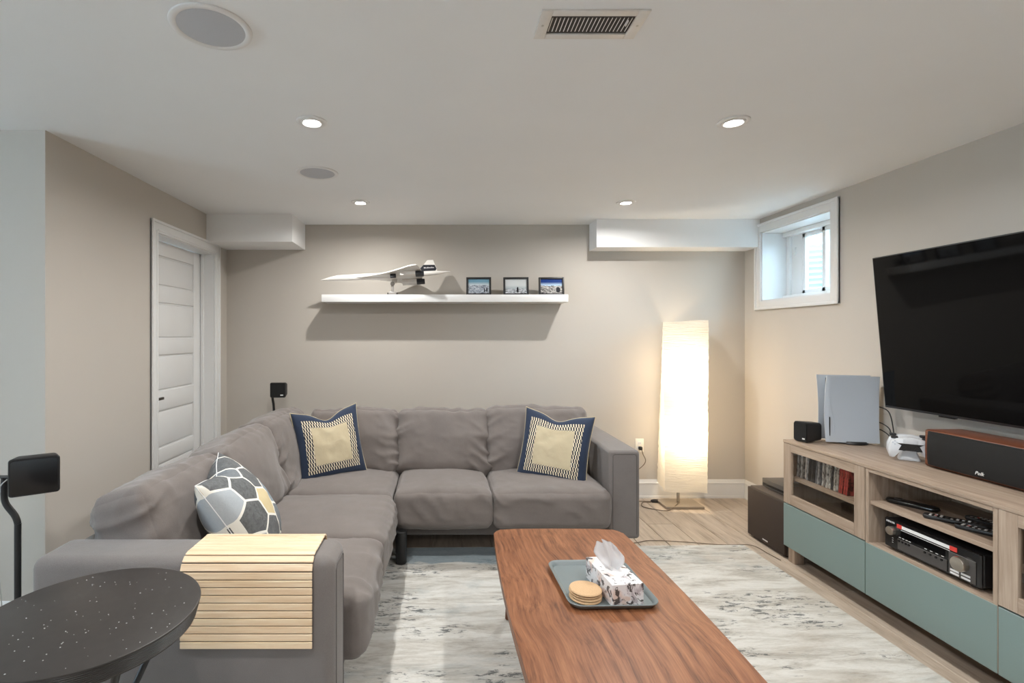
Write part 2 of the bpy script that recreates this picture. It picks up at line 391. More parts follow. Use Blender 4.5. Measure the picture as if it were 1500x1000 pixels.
def text_mesh(name, s, size, mat, parent, matrix, depth=.0006, shear=0.0, width=None):
    cu = bpy.data.curves.new(name, 'FONT'); cu.body = s; cu.size = size; cu.extrude = depth; cu.align_x = 'CENTER'; cu.align_y = 'CENTER'; cu.shear = shear; cu.resolution_u = 2
    t = bpy.data.objects.new(name+'_curve', cu); COL.objects.link(t)
    bpy.context.view_layer.update()
    me = bpy.data.meshes.new_from_object(t.evaluated_get(bpy.context.evaluated_depsgraph_get()))
    bpy.data.objects.remove(t)
    me.transform(matrix); me.materials.clear(); me.materials.append(M[mat])
    o = bpy.data.objects.new(name, me); COL.objects.link(o); o.parent = parent
    return o
def copy_tree(root, loc=None, rotz=None, label=None, group=None):
    r = root.copy(); COL.objects.link(r)
    if loc is not None: r.location = loc
    if rotz is not None: r.rotation_euler = (0, 0, rotz)
    if label: r['label'] = label
    if group: r['group'] = group
    for ch in list(root.children):
        c = ch.copy(); COL.objects.link(c); c.parent = r
        for g in ch.children:
            d = g.copy(); COL.objects.link(d); d.parent = c
    return r
# normal frames: local x right, local y up, local z out of the surface
def frame_mat(origin, right, up):
    r = Vector(right).normalized(); u = Vector(up).normalized(); n = r.cross(u)
    return Matrix(((r.x, u.x, n.x, origin[0]), (r.y, u.y, n.y, origin[1]), (r.z, u.z, n.z, origin[2]), (0, 0, 0, 1)))

# ------------------------------------------------------------------ room measurements (metres, from the photograph's perspective)
YB = 4.31      # back wall
XR = 2.58      # right wall
XL = -1.81     # left wall with the door
YC = 2.33      # outside corner where the left wall turns away
ZC = 2.313     # ceiling
YF = -2.6      # wall behind the viewer
XF = -4.2      # far left end of the open side of the basement
T = .12

# ------------------------------------------------------------------ structure
struct(box('floor', (XF, YF, -.10), (XR+.3, YB+.3, -.0135), 'plank', bev=0), 'grey-beige oak plank floor', 'floor')
floor = bpy.data.objects['floor']
# single planks where the photograph can see them
PW = .195
xs = XL-.0
k0 = 0; x = XL+.02-PW
row = 0
plank_meshes = {}
def plank_mesh(w, l):
    key = (round(w, 3), round(l, 3))
    if key not in plank_meshes:
        bm = bmesh.new(); add_box(bm, (-w/2+.0012, -l/2+.0012, -.013), (w/2-.0012, l/2-.0012, 0), .0025, 1)
        o = finish(bm, 'plank', 'plank', None, 30); plank_meshes[key] = o.data
        bpy.data.objects.remove(o)
    return plank_meshes[key]
x = XL-2*PW
while x < XR:
    w = min(PW, XR-x)
    y = YB
    first = random.choice([.35, .6, .85, 1.1])
    ln = first
    while y > .55 and w > .03:
        lo = y-ln
        if not (x < XL-.01 and y > YC+.1 and lo > YC):
            top = y if x >= XL-.01 else min(y, YC)
            if top-lo > .05:
                o = bpy.data.objects.new('plank', plank_mesh(w, top-lo)); COL.objects.link(o)
                o.location = (x+w/2, (top+lo)/2, 0); o.parent = floor
        y = lo; ln = 1.22
    x += PW
struct(box('ceiling', (XF, YF, ZC), (XR+.3, YB+.3, ZC+.1), 'ceiling', bev=0), 'flat white painted ceiling', 'ceiling')
struct(box('wall_back', (XL-.2, YB, 0), (XR+.3, YB+T, ZC), 'wall', bev=0), 'greige painted back wall', 'wall')
struct(box('wall_front', (XF, YF-T, 0), (XR+.3, YF, ZC), 'wall', bev=0), 'greige wall behind the seating area', 'wall')
# right wall with the window opening
WY0, WY1, WZ0, WZ1 = 3.345, 4.085, 1.645, 2.205
bm = bmesh.new()
add_box(bm, (XR, YF, 0), (XR+.26, WY0, ZC)); add_box(bm, (XR, WY1, 0), (XR+.26, YB, ZC))
add_box(bm, (XR, WY0, 0), (XR+.26, WY1, WZ0)); add_box(bm, (XR, WY0, WZ1), (XR+.26, WY1, ZC))
struct(finish(bm, 'wall_right', 'wall', None, 0), 'greige right wall with a small high window', 'wall')
# left wall with the door opening
DY0, DY1, DZ = 3.24, 4.075, 2.035
bm = bmesh.new()
add_box(bm, (XL-T, YC, 0), (XL, DY0, ZC)); add_box(bm, (XL-T, DY1, 0), (XL, YB, ZC)); add_box(bm, (XL-T, DY0, DZ), (XL, DY1, ZC))
struct(finish(bm, 'wall_left', 'wall', None, 0), 'greige left wall with a white panel door', 'wall')
struct(box('wall_alcove', (XF, YC, 0), (XL-T, YC+T, ZC), 'wall', bev=0), 'greige wall turning away past the outside corner', 'wall')
# far left end with a tall daylight window (out of frame)
LY0, LY1, LZ0, LZ1 = -.5, .55, 1.1, 2.0
bm = bmesh.new()
add_box(bm, (XF-T, YF, 0), (XF, LY0, ZC)); add_box(bm, (XF-T, LY1, 0), (XF, YC+T, ZC))
add_box(bm, (XF-T, LY0, 0), (XF, LY1, LZ0)); add_box(bm, (XF-T, LY0, LZ1), (XF, LY1, ZC))
struct(finish(bm, 'wall_side', 'wall', None, 0), 'greige wall at the open end with a wide window', 'wall')
# bulkheads
bm = bmesh.new(); add_box(bm, (XL, 3.935, 2.10), (-1.145, YB, ZC))
struct(finish(bm, 'wall_bulkhead_left', 'bulk', None, 0), 'white boxed bulkhead above the door corner', 'bulkhead')
bm = bmesh.new(); add_box(bm, (1.262, 4.105, 2.088), (XR, YB, ZC))
struct(finish(bm, 'wall_bulkhead_right', 'bulk', None, 0), 'long white boxed bulkhead beside the window', 'bulkhead')
# baseboards
BP = [(0, 0), (.016, 0), (.016, .018), (.0135, .022), (.0135, .118), (.016, .121), (.016, .130), (.010, .137), (.008, .150), (.004, .157), (0, .157)]
def baseboard(name, p0, p1, nrm, label):
    bm = bmesh.new(); p0 = Vector(p0); d = Vector(p1)-p0; nv = Vector(nrm)
    add_prism(bm, [p0+nv*a+Vector((0, 0, z)) for a, z in BP], d)
    struct(finish(bm, name, 'white', None, 25), label, 'baseboard')
baseboard('baseboard_back', (XL, YB, 0), (XR, YB, 0), (0, -1, 0), 'white moulded baseboard along the back wall')
baseboard('baseboard_right', (XR, YB-.017, 0), (XR, YF, 0), (-1, 0, 0), 'white moulded baseboard along the right wall')
baseboard('baseboard_left', (XL, YC, 0), (XL, DY0-.07, 0), (1, 0, 0), 'white moulded baseboard left of the door')
baseboard('baseboard_alcove', (XF, YC, 0), (XL+.016, YC, 0), (0, -1, 0), 'white moulded baseboard past the outside corner')

# door_1: five-panel door set back in its jamb
door = sroot('door_1', 'white five-panel interior door with lever handle in white casing', 'door', (XL, (DY0+DY1)/2, 0))
ycd = (DY0+DY1)/2
def cas(name, boxes):
    bm = bmesh.new()
    for lo, hi, bv in boxes: add_box(bm, (lo[0], lo[1]-ycd, lo[2]), (hi[0], hi[1]-ycd, hi[2]), bv)
    return finish(bm, name, 'white', door)
CW = .072
cas('casing', [((0, DY0-CW, 0), (.014, DY0+.006, DZ+CW), .003), ((.0, DY0-CW, 0), (.022, DY0-CW+.018, DZ+CW), .004), ((.0, DY0-.02, 0), (.019, DY0-.005, DZ+.01), .003)])
cas('casing', [((0, DY1-.006, 0), (.014, DY1+CW, DZ+CW), .003), ((0, DY1+CW-.018, 0), (.022, DY1+CW, DZ+CW), .004), ((0, DY1+.005, 0), (.019, DY1+.02, DZ+.01), .003)])
cas('casing', [((.0004, DY0-CW+.001, DZ-.006), (.0148, DY1+CW-.001, DZ+CW-.001), .003), ((.0004, DY0-CW+.001, DZ+CW-.018), (.0228, DY1+CW-.001, DZ+CW+.0006), .004), ((.0004, DY0, DZ+.005), (.0196, DY1, DZ+.02), .003)])
cas('jamb', [((-.14, DY0-.001, 0), (-.0005, DY0+.014, DZ), 0), ((-.14, DY1-.014, 0), (-.0005, DY1+.001, DZ), 0), ((-.139, DY0, DZ-.014), (-.0007, DY1, DZ+.001), 0), ((-.10, DY1-.028, 0), (-.075, DY1-.014, DZ-.014), .002)])
# leaf with recessed panels
bm = bmesh.new(); ly0, ly1 = DY0+.017-ycd, DY1-.017-ycd
FX = -.102
add_box(bm, (FX-.035, ly0, .008), (FX-.010, ly1, DZ-.017), 0)
edges = [.008, .24, .52, .80, .93, 1.16, 1.30, 1.56, 1.66, DZ-.017]
leaf = finish(bm, 'leaf', 'white', door)
ST = .115
rails = [(.008, .20), (.50, .60), (.86, .99), (1.24, 1.35), (1.60, 1.71), (1.92, DZ-.017)]
bm = bmesh.new()
for a in ((ly0, ly0+ST), (ly1-ST, ly1)): add_box(bm, (FX-.012, a[0], .008), (FX, a[1], DZ-.017), .002)
for a, b2 in rails: add_box(bm, (FX-.012, ly0+ST-.003, a), (FX, ly1-ST+.003, b2), .004)
finish(bm, 'stile_and_rail', 'white', leaf)
for (a, b1), (b0, c0) in zip(rails, rails[1:]):
    bm = bmesh.new(); y0, y1, z0, z1 = ly0+ST+.012, ly1-ST-.012, b1+.012, b0-.012
    add_box(bm, (FX-.016, y0, z0), (FX-.003, y1, z1), .0085, 2)
    finish(bm, 'panel', 'white', leaf)
hz, hy = Z_at(587, 3.29), ly0+.062
lathe('handle_rose', [(0, 0), (.026, 0), (.026, .008), (.012, .010), (.012, .045), (0, .045)], 'bronze', leaf, 24, (FX, hy, hz), (0, PI/2, 0))
box('handle', (FX+.036, hy-.01, hz-.009), (FX+.05, hy+.115, hz+.009), 'bronze', leaf, .004)

# window_1: deep white reveal, vinyl slider
win = sroot('window_1', 'small white slider window high in the right wall', 'window', (XR, (WY0+WY1)/2, WZ0))
wyc = (WY0+WY1)/2
def wpart(name, boxes, mat='white', par=None):
    bm = bmesh.new()
    for lo, hi, bv in boxes: add_box(bm, (lo[0], lo[1]-wyc, lo[2]-WZ0), (hi[0], hi[1]-wyc, hi[2]-WZ0), bv)
    return finish(bm, name, mat, par or win)
cw = .066
for lo, hi, lo2, hi2 in (((-.014, WY0-cw, WZ0-cw), (0, WY0+.004, WZ1+cw), (-.022, WY0-cw, WZ0-cw), (0, WY0-cw+.02, WZ1+cw)),
                         ((-.014, WY1-.004, WZ0-cw), (0, WY1+cw, WZ1+cw), (-.022, WY1+cw-.02, WZ0-cw), (0, WY1+cw, WZ1+cw)),
                         ((-.0135, WY0, WZ1-.004), (0, WY1, WZ1+cw), (-.0215, WY0-cw, WZ1+cw-.02), (0, WY1+cw, WZ1+cw)),
                         ((-.0135, WY0, WZ0-cw), (0, WY1, WZ0+.004), (-.0215, WY0-cw, WZ0-cw), (0, WY1+cw, WZ0-cw+.02))):
    wpart('casing', [(lo, hi, .002), (lo2, hi2, .004)])
wpart('reveal', [((-.002, WY0-.001, WZ0), (.19, WY0+.012, WZ1), 0), ((-.002, WY1-.012, WZ0), (.19, WY1+.001, WZ1), 0), ((-.002, WY0, WZ1-.012), (.19, WY1, WZ1+.001), 0), ((-.002, WY0, WZ0-.001), (.19, WY1, WZ0+.012), 0)])
a0, a1, b0, b1 = WY0+.012, WY1-.012, WZ0+.012, WZ1-.012
fx0, fx1 = .16, .255
wpart('frame', [((fx0, a0, b0), (fx1, a0+.035, b1), .003), ((fx0+.03, a1-.035, b0), (fx1, a1, b1), .003), ((fx0+.05, a1-.152, b0), (fx1-.001, a1-.034, b1), .004), ((fx0, a0, b1-.035), (fx1, a1, b1), .003), ((fx0, a0, b0), (fx1, a1, b0+.035), .003)], 'vinyl')
ym = a1-.035-.07
def sash(y0, y1, x0, x1):
    s = wpart('sash', [((x0, y0, b0+.035), (x1, y0+.032, b1-.035), .003), ((x0, y1-.032, b0+.035), (x1, y1, b1-.035), .003), ((x0, y0, b1-.067), (x1, y1, b1-.035), .003), ((x0, y0, b0+.035), (x1, y1, b0+.067), .003)], 'vinyl')
    g = wpart('pane', [((x0+.01, y0+.03, b0+.065), (x0+.015, y1-.03, b1-.065), 0)], 'glass', s)
yh = (a0+a1)/2-.06
sash(a0+.035, yh+.016, .175, .203); sash(yh-.016, a1-.150, .212, .24)
bm = bmesh.new(); add_box(bm, (.202, a1-.085-wyc, .36), (.212, a1-.065-wyc, .42), .003); finish(bm, 'latch', 'vinyl', win)
# corrugated steel window well outside
ww = thing('window_well', 'ribbed pale steel window well outside the small window', 'window well', (XR+.27, wyc, 1.45))
bm = bmesh.new(); n = 40; hh = 22
R0 = .62
rows = []
for j in range(hh*4+1):
    z = j/(hh*4)*.70
    rr = R0+.010*math.sin(2*PI*z/.0475)
    rows.append([bm.verts.new((.62*rr/R0*math.sin(PI*k/n)*1.0+.02, -.75*rr/R0*math.cos(PI*k/n), z)) for k in range(n+1)])
for A, B in zip(rows, rows[1:]):
    for k in range(n): bm.faces.new((A[k], A[k+1], B[k+1], B[k]))
bmesh.ops.solidify(bm, geom=list(bm.faces), thickness=.003)
finish(bm, 'corrugated_wall', 'steelwell', ww, 60)
bm = bmesh.new(); add_prism(bm, [(.02+.6*math.sin(PI*k/20), -.73*math.cos(PI*k/20), -.02) for k in range(21)], (0, 0, .05)); finish(bm, 'gravel_bed', 'gravel', ww, 0)

# ------------------------------------------------------------------ ceiling fittings
def downlight(x, y, label):
    t = thing('recessed_light', label, 'ceiling light', (x, y, ZC), (0, 0, 0), 'recessed ceiling lights')
    lathe('trim_ring', [(.050, -.0005), (.066, -.0005), (.066, -.004), (.060, -.007), (.052, -.006), (.046, -.001)], 'white', t, 40)
    lathe('gimbal', [(.049, -.0003), (.046, -.008), (.040, -.010), (.034, -.004)], 'white', t, 40)
    lathe('lens', [(0, -.004), (.034, -.004), (.034, -.002)], 'lamp_on', t, 32)
    l = bpy.data.lights.new('led_lamp', 'AREA'); l.shape = 'DISK'; l.size = .04; l.energy = DOWNLIGHT; l.color = (1.0, .985, .955); l.spread = math.radians(168)
    lo = bpy.data.objects.new('led_lamp', l); COL.objects.link(lo); lo.parent = t; lo.location = (0, 0, -.013)
    return t
for x, y, lb in ((-.565, 2.237, 'recessed ceiling light between the two round ceiling speakers'), (1.29, 2.237, 'recessed ceiling light on the television side of the ceiling vent'),
                 (-.563, 3.584, 'recessed ceiling light above the model airplane end of the shelf'), (1.308, 3.584, 'recessed ceiling light before the long white bulkhead'),
                 (-.565, .89, 'recessed ceiling light over the round side table'), (1.29, .89, 'recessed ceiling light over the end of the coffee table'),
                 (-.565, -.75, 'recessed ceiling light behind the seating area'), (1.29, -.75, 'recessed ceiling light behind the seating area, television side'),
                 ):
    downlight(x, y, lb)
def ceiling_speaker(x, y, label):
    t = thing('ceiling_speaker', label, 'speaker', (x, y, ZC), (0, 0, 0), 'round ceiling speakers')
    lathe('bezel', [(.095, -.0005), (.119, -.0005), (.118, -.004), (.112, -.007), (.100, -.006), (.096, -.003)], 'white', t, 56)
    lathe('grille', [(0, -.006), (.07, -.0058), (.0985, -.004), (.0985, -.001)], 'spk_grille', t, 56)
ceiling_speaker(-.70, 1.555, 'round ceiling speaker, the larger one over the side table')
ceiling_speaker(-.71, 2.94, 'round ceiling speaker between two recessed lights, over the sofa corner')
# register
vt = thing('ceiling_vent', 'white metal louvred air register in the ceiling', 'vent', (.452, 1.537, ZC))
bm = bmesh.new(); vw, vd, iw, idp = .158, .070, .124, .045
for lo, hi in (((-vw, -vd, -.006), (-iw, vd, 0)), ((iw, -vd, -.006), (vw, vd, 0)), ((-iw, -vd, -.006), (iw, -idp, 0)), ((-iw, idp, -.006), (iw, vd, 0))):
    add_box(bm, lo, hi, .0015)
finish(bm, 'frame', 'vent', vt)
box('duct_back', (-iw, -idp, -.0012), (iw, idp, -.0004), 'dark_duct', vt, 0)
for k in range(21):
    bm = bmesh.new(); xx = -iw+.006+k*(2*iw-.012)/20
    add_box(bm, (-.0017, -idp+.0005, -.0062), (.0017, idp-.0005, .0028), 0, mat=Matrix.Translation((xx, 0, -.0005)) @ Matrix.Rotation(math.radians(28), 4, 'Y') @ Matrix.Scale(.72, 4))
    finish(bm, 'louvre', 'vent', vt, 0)
for sx in (-1, 1): lathe('screw', [(0, -.0075), (.004, -.007), (.004, -.005)], 'chrome', vt, 12, (sx*.143, 0, 0))
box('damper_lever', (.104, -.03, -.012), (.107, -.005, -.006), 'vent', vt, .001)

# ------------------------------------------------------------------ rug
bm = bmesh.new()
RW, RL = 2.63, 2.75
poly = rrect(RW, RL, .02, 4)
add_prism(bm, [(a, b, .0) for a, b in poly], (0, 0, .009))
bmesh.ops.bevel(bm, geom=[e for e in bm.edges if all(abs(v.co.z-.009) < 1e-5 for v in e.verts)], offset=.003, segments=2, affect='EDGES')
rug = finish(bm, 'rug', 'rug', None, 40, (.695, 1.915, .001), (0, 0, math.radians(1.2)))
tag(rug, 'cream and grey distressed area rug under the coffee table', 'rug')

# ------------------------------------------------------------------ sofa
def cushion_bm(w, d, h, r, bulge=(.0, .0, .03), n=26, seed=0, wr=.006, lf=.012, folds=None):
    bm = bmesh.new(); bmesh.ops.create_cube(bm, size=2.0)
    bmesh.ops.subdivide_edges(bm, edges=list(bm.edges), cuts=n, use_grid_fill=True)
    H = (w/2, d/2, h/2); so = Vector((seed*7.31, seed*3.7, seed*1.9))
    for v in bm.verts:
        q = [t*(1.35-.35*t*t) for t in v.co]
        P = Vector([q[i]*H[i] for i in range(3)])
        inn = Vector([max(-(H[i]-r), min(H[i]-r, P[i])) for i in range(3)])
        dv = P-inn
        nrm = dv.normalized() if dv.length > 1e-6 else Vector((0, 0, 1))
        if dv.length > 1e-6: P = inn+nrm*r
        for i in range(3):
            if bulge[i]:
                j, k = [a for a in range(3) if a != i]
                P[i] += math.copysign(1, q[i])*(abs(q[i])**3)*bulge[i]*max(0, 1-q[j]**2)**.8*max(0, 1-q[k]**2)**.8
        s = P+so
        P += nrm*lf*(noise.noise(s*4.0))
        if folds: P += nrm*folds(q, P, s)
        if wr:
            e = 1-abs(noise.noise(s*Vector((11, 11, 11))))
            P += nrm*wr*(e**6-.2)
        v.co = P
    return bm
def back_folds(q, P, s):
    side = max(0, abs(q[0])-.45)/.55
    low = max(0, -q[2]*.5+.5)
    a = noise.noise(Vector((s.x*3.0+abs(q[0])*.8, s.y*2, s.z*10+P.x*math.copysign(5, q[0]))))
    b = noise.noise(Vector((s.x*6, s.y*3, s.z*7+3)))
    top = max(0, q[2]-.2)
    c = noise.noise(Vector((s.x*17+s.z*6, 1.7+s.y*4, s.z*3)))
    return (1-abs(a))**4*.038*side*(.4+low*.8)+b*.022*low*.8+c*.012*top-.006*side
def seat_folds(q, P, s):
    f = max(0, -q[1]-.55)/.45
    a = noise.noise(Vector((s.x*10+s.z*4, 3.3, s.z*5)))
    return (1-abs(a))**5*.014*f*max(0, min(1, (q[2]+.95)/.6))
sofa = thing('corner_sofa', 'grey fabric L-shaped corner sofa around the coffee table', 'sofa', (-.3, 3.1, 0))
SO = Vector((-.3, 3.1, 0))
def sbox(name, lo, hi, mat, bev=.02, seg=3, par=None):
    return box(name, tuple(Vector(lo)-SO), tuple(Vector(hi)-SO), mat, par or sofa, bev, seg)
# frame: rails, backs
sbox('base_rail', (-.28, 3.23, .105), (1.05, 3.95, .205), 'sofa_dark', .012)
sbox('base_rail', (-1.26, 1.79, .105), (-.37, 3.95, .205), 'sofa_dark', .012)
sbox('back_frame', (-1.30, 3.86, .12), (1.06, 4.00, .64), 'sofa_dark', .03)
sbox('back_frame', (-1.30, 1.79, .12), (-1.17, 3.90, .64), 'sofa_dark', .03)
# arms with piping
def arm(lo, hi, endaxis):
    a = sbox('arm', lo, hi, 'sofa_dark', .022 if endaxis else .038, 5)
    L = Vector(lo)-SO; H = Vector(hi)-SO
    return a, L, H
a1_, L, H = arm((1.035, 3.115, .125), (1.225, 4.005, .668), 1)
def piping(par, pts, r=.0028): tube('piping', pts, r, 'piping', par, 6, False)
i_ = .022
fy = L.y+.0005
piping(a1_, [(L.x+i_, fy, L.z+.03), (L.x+i_, fy, H.z-i_-.012), (L.x+i_+.012, fy, H.z-i_), (H.x-i_-.012, fy, H.z-i_), (H.x-i_, fy, H.z-i_-.012), (H.x-i_, fy, L.z+.03)])
a2_, L, H = arm((-1.30, 1.60, .125), (-.335, 1.79, .667), 0)
i_ = .037
fx = H.x-.0005
piping(a2_, [(fx, L.y+i_, L.z+.03), (fx, L.y+i_, H.z-i_-.012), (fx, L.y+i_+.012, H.z-i_), (fx, H.y-i_-.012, H.z-i_), (fx, H.y-i_, H.z-i_-.012), (fx, H.y-i_, L.z+.03)])
# seat cushions
def seat(x0, x1, y0, y1, seed, front=0, z0=.195, z1=.425):
    """front: 0 faces -Y, 1 faces +X"""
    if front == 0:
        bm = cushion_bm(x1-x0, y1-y0, z1-z0, .048, (.0, .014, .036), 34, seed, .003, .007, seat_folds); rz = 0
    else:
        bm = cushion_bm(y1-y0, x1-x0, z1-z0, .048, (.0, .014, .036), 34, seed, .003, .007, seat_folds); rz = PI/2
    return finish(bm, 'seat_cushion', 'sofa', sofa, 180, tuple(Vector(((x0+x1)/2, (y0+y1)/2, (z0+z1)/2))-SO), (0, 0, rz))
seat(.323, 1.045, 3.07, 3.80, 1)
seat(-.285, .319, 3.07, 3.80, 2)
seat(-1.06, -.29, 3.03, 3.80, 3)
seat(-1.06, -.27, 2.385, 3.035, 4, 1)
seat(-1.06, -.275, 1.825, 2.385, 5, 1)
# back cushions (local x width, y depth with front at -y, z height)
def backc(cx, cy, cz, w, d, h, seed, yaw, lean, roll=0):
    bm = cushion_bm(w, d, h, .055, (.0, .045, .016), 44, seed, .004, .018, back_folds)
    R = Matrix.Rotation(yaw, 4, 'Z') @ Matrix.Rotation(-lean, 4, 'X') @ Matrix.Rotation(roll, 4, 'Y')
    o = finish(bm, 'back_cushion', 'sofa', sofa, 180, tuple(Vector((cx, cy, cz))-SO), R.to_euler())
    return o
LE = math.radians(17)
backc(.695, 3.70, .605, .735, .23, .47, 11, 0, LE)
backc(.018, 3.69, .60, .655, .23, .455, 12, 0, LE)
backc(-.62, 3.70, .60, .655, .23, .455, 13, 0, LE)
backc(-1.09, 2.105, .600, .64, .23, .43, 14, PI/2, LE)
backc(-1.075, 2.735, .605, .68, .23, .46, 15, PI/2, LE)
backc(-1.075, 3.40, .605, .70, .23, .47, 16, PI/2, LE)
# legs
for lx, ly in ((-.235, 3.05), (1.10, 3.40), (1.10, 3.9), (-1.2, 3.9), (-1.2, 1.75), (-.42, 1.72), (-.235, 3.9)):
    zl = .0105 if (lx, ly) == (-.235, 3.05) or (lx > 0 and ly < 3.3) else 0.0
    lathe('leg', [(0, zl), (.030, zl), (.033, zl+.004), (.036, .20), (.03, .205), (0, .205)], 'black', sofa, 24, tuple(Vector((lx, ly, 0))-SO))

# ------------------------------------------------------------------ throw pillows
def pillow_bm(s, t, n=44, chop=.0, seed=0, pin=.07):
    bm = bmesh.new(); uvl = bm.loops.layers.uv.new('UVMap')
    grid = {}
    so = Vector((seed*5.1, seed*2.3, 0))
    for side in (1, -1):
        for i in range(n+1):
            for j in range(n+1):
                u, v = -1+2*i/n, -1+2*j/n
                if abs(u) == 1 or abs(v) == 1:
                    if (0, i, j) in grid: grid[(side, i, j)] = grid[(0, i, j)]; continue
                x = u*(1-pin*(1-v*v)**1.0*abs(u)**3); y = v*(1-pin*(1-u*u)*abs(v)**3)
                th = ((1-u*u)*(1-v*v))**.42*t
                wv = (noise.noise(Vector((u*3.1, v*3.1, side*2.0))+so)*.05+noise.noise(Vector((u*8, v*8, side*3.0))+so)*.018)*th/t*.6
                z = side*(th*(1-.12*max(0, v)))
                if chop:
                    c = chop*math.exp(-(u/.36)**2)*max(0, (v+.15)/1.15)**2.2
                    y -= c; z += side*c*.10
                    y += chop*.25*abs(u)**3*max(0, v)**3
                P = Vector((x*s/2, y*s/2, (z+side*wv)*s/2))
                vt_ = bm.verts.new(P); grid[(side, i, j)] = vt_
                if abs(u) == 1 or abs(v) == 1: grid[(0, i, j)] = vt_
        for i in range(n):
            for j in range(n):
                q = [(i, j), (i+1, j), (i+1, j+1), (i, j+1)]
                f = bm.faces.new([grid[(side, a, b)] for a, b in (q if side == 1 else q[::-1])])
                f.material_index = 0 if side == 1 else 1
                for lp, (a, b) in zip(f.loops, (q if side == 1 else q[::-1])): lp[uvl].uv = (a/n, b/n)
    rim = [grid[(0, i, 0)].co.copy() for i in range(n)]+[grid[(0, n, j)].co.copy() for j in range(n)]+[grid[(0, n-i, n)].co.copy() for i in range(n)]+[grid[(0, 0, n-j)].co.copy() for j in range(n)]
    return bm, rim
def pillow(name, label, center, normal_yaw, lean, roll, s, t, mats, chop, seed, edge, pin=.07):
    """normal_yaw: heading of the front face; lean: how far it tips back"""
    e = thing(name, label, 'pillow', center)
    bm, rim = pillow_bm(s, t, 44, chop, seed, pin)
    n = Vector((math.cos(normal_yaw)*math.cos(lean), math.sin(normal_yaw)*math.cos(lean), math.sin(lean)))
    right = Vector((0, 0, 1)).cross(n).normalized(); up = n.cross(right)
    r2 = right*math.cos(roll)+up*math.sin(roll); u2 = n.cross(r2)
    mt = frame_mat((0, 0, 0), r2, u2)
    c = finish(bm, 'cover', mats, e, 180); c.data.transform(mt)
    bm = bmesh.new(); add_tube(bm, [mt @ q for q in rim+[rim[0]]], .002, 6, False)
    finish(bm, 'piping', edge, e, 180)
    return e
D = math.radians
pillow('throw_pillow', 'navy throw pillow with beige square, in the sofa corner', (-.745, 3.42, .645), D(-62), D(14), D(5), .46, .34, ['navy', 'cream'], .24, 1, 'cream')
pillow('throw_pillow', 'navy throw pillow with beige square, against the sofa arm', (.765, 3.40, .622), D(-114), D(16), D(-5), .47, .32, ['navy', 'navy'], .18, 2, 'cream')
pillow('throw_pillow', 'grey, black and yellow hexagon patchwork throw pillow', (-.825, 2.10, .64), D(12), D(32), D(3), .45, .54, ['hex', 'hex'], .13, 3, 'print_white')

# ------------------------------------------------------------------ bamboo arm tray (slats follow the arm)
tr = thing('arm_tray', 'flexible bamboo slat tray draped over the sofa arm', 'tray', (-.607, 1.695, .675))
path = []
y0, y1, zt, rr, rf = 1.5915, 1.7965, .6735, .026, .050
path.append((y1, .575))
path.append((y1, zt-rr))
for k in range(1, 9):
    a = PI/2*k/8; path.append((y1-rr+rr*math.cos(a), zt-rr+rr*math.sin(a)))
for k in range(0, 9):
    a = PI/2+PI/2*k/8; path.append((y0+rf+rf*math.cos(a), zt-rf+rf*math.sin(a)))
path.append((y0, .392))
seg = [0]
for (a, b), (c, d) in zip(path, path[1:]): seg.append(seg[-1]+math.hypot(c-a, d-b))
def at_len(s):
    for k in range(len(seg)-1):
        if seg[k+1] >= s:
            t = (s-seg[k])/(seg[k+1]-seg[k]); a, b = path[k], path[k+1]
            return (a[0]+(b[0]-a[0])*t, a[1]+(b[1]-a[1])*t)
    return path[-1]
ns = round(seg[-1]/.0237); pitch = seg[-1]/ns
for k in range(ns):
    A = at_len(k*pitch); B = at_len((k+1)*pitch); mid = at_len((k+.5)*pitch)
    t = Vector((0, B[0]-A[0], B[1]-A[1])).normalized()
    bm = bmesh.new(); add_box(bm, (-.2065, -pitch/2+.0013, .0), (.2065, pitch/2-.0013, .0052), .0016, 1)
    mt = frame_mat((0, 0, 0), (-1, 0, 0), t)     # x, along path, outward
    o = finish(bm, 'slat', 'bamboo', tr, 30)
    o.location = Vector((-.607, mid[0], mid[1]))-Vector(tr.location); o.rotation_euler = mt.to_euler()
bm = bmesh.new()
for k in range(len(path)-1):
    pass
# fabric backing joins the slats
A = [bm.verts.new((-.20, a-1.695, b-.675)) for a, b in path]; B = [bm.verts.new((.20, a-1.695, b-.675)) for a, b in path]
for k in range(len(path)-1): bm.faces.new((A[k], A[k+1], B[k+1], B[k]))
finish(bm, 'felt_backing', 'wire', tr, 60)

# ------------------------------------------------------------------ coffee table
ct = thing('coffee_table', 'walnut coffee table with rounded corners on the rug', 'table', (.57, 1.78, .01))
ZT = .42
def bow(w, l, b, r, n=14):
    pts = []
    hw, hl = w/2, l/2
    # right side bottom to top with slight bow, rounded corners
    def side(s):
        return [(s*(hw+b*(1-(t)**2)), t*(hl-r)) for t in [-1+2*k/n for k in range(n+1)]]
    R = side(1); Lf = side(-1)[::-1]
    def corner(cx, cy, a0):
        return [(cx+r*math.cos(a0+PI/2*k/6), cy+r*math.sin(a0+PI/2*k/6)) for k in range(1, 6)]
    top = [(x, hl+b*.5*(1-(x/hw)**2)) for x in [hw-r-(2*(hw-r))*k/10 for k in range(11)]]
    bot = [(x, -hl-b*.5*(1-(x/hw)**2)) for x in [-(hw-r)+(2*(hw-r))*k/10 for k in range(11)]]
    return R+corner(hw-r, hl-r, 0)+top+corner(-hw+r, hl-r, PI/2)+Lf+corner(-hw+r, -hl+r, PI)+bot+corner(hw-r, -hl+r, 3*PI/2)
bm = bmesh.new(); add_prism(bm, [(a, b, ZT-.034-.01) for a, b in bow(.625, 1.44, .022, .05)], (0, 0, .034))
hz_ = ZT-.01
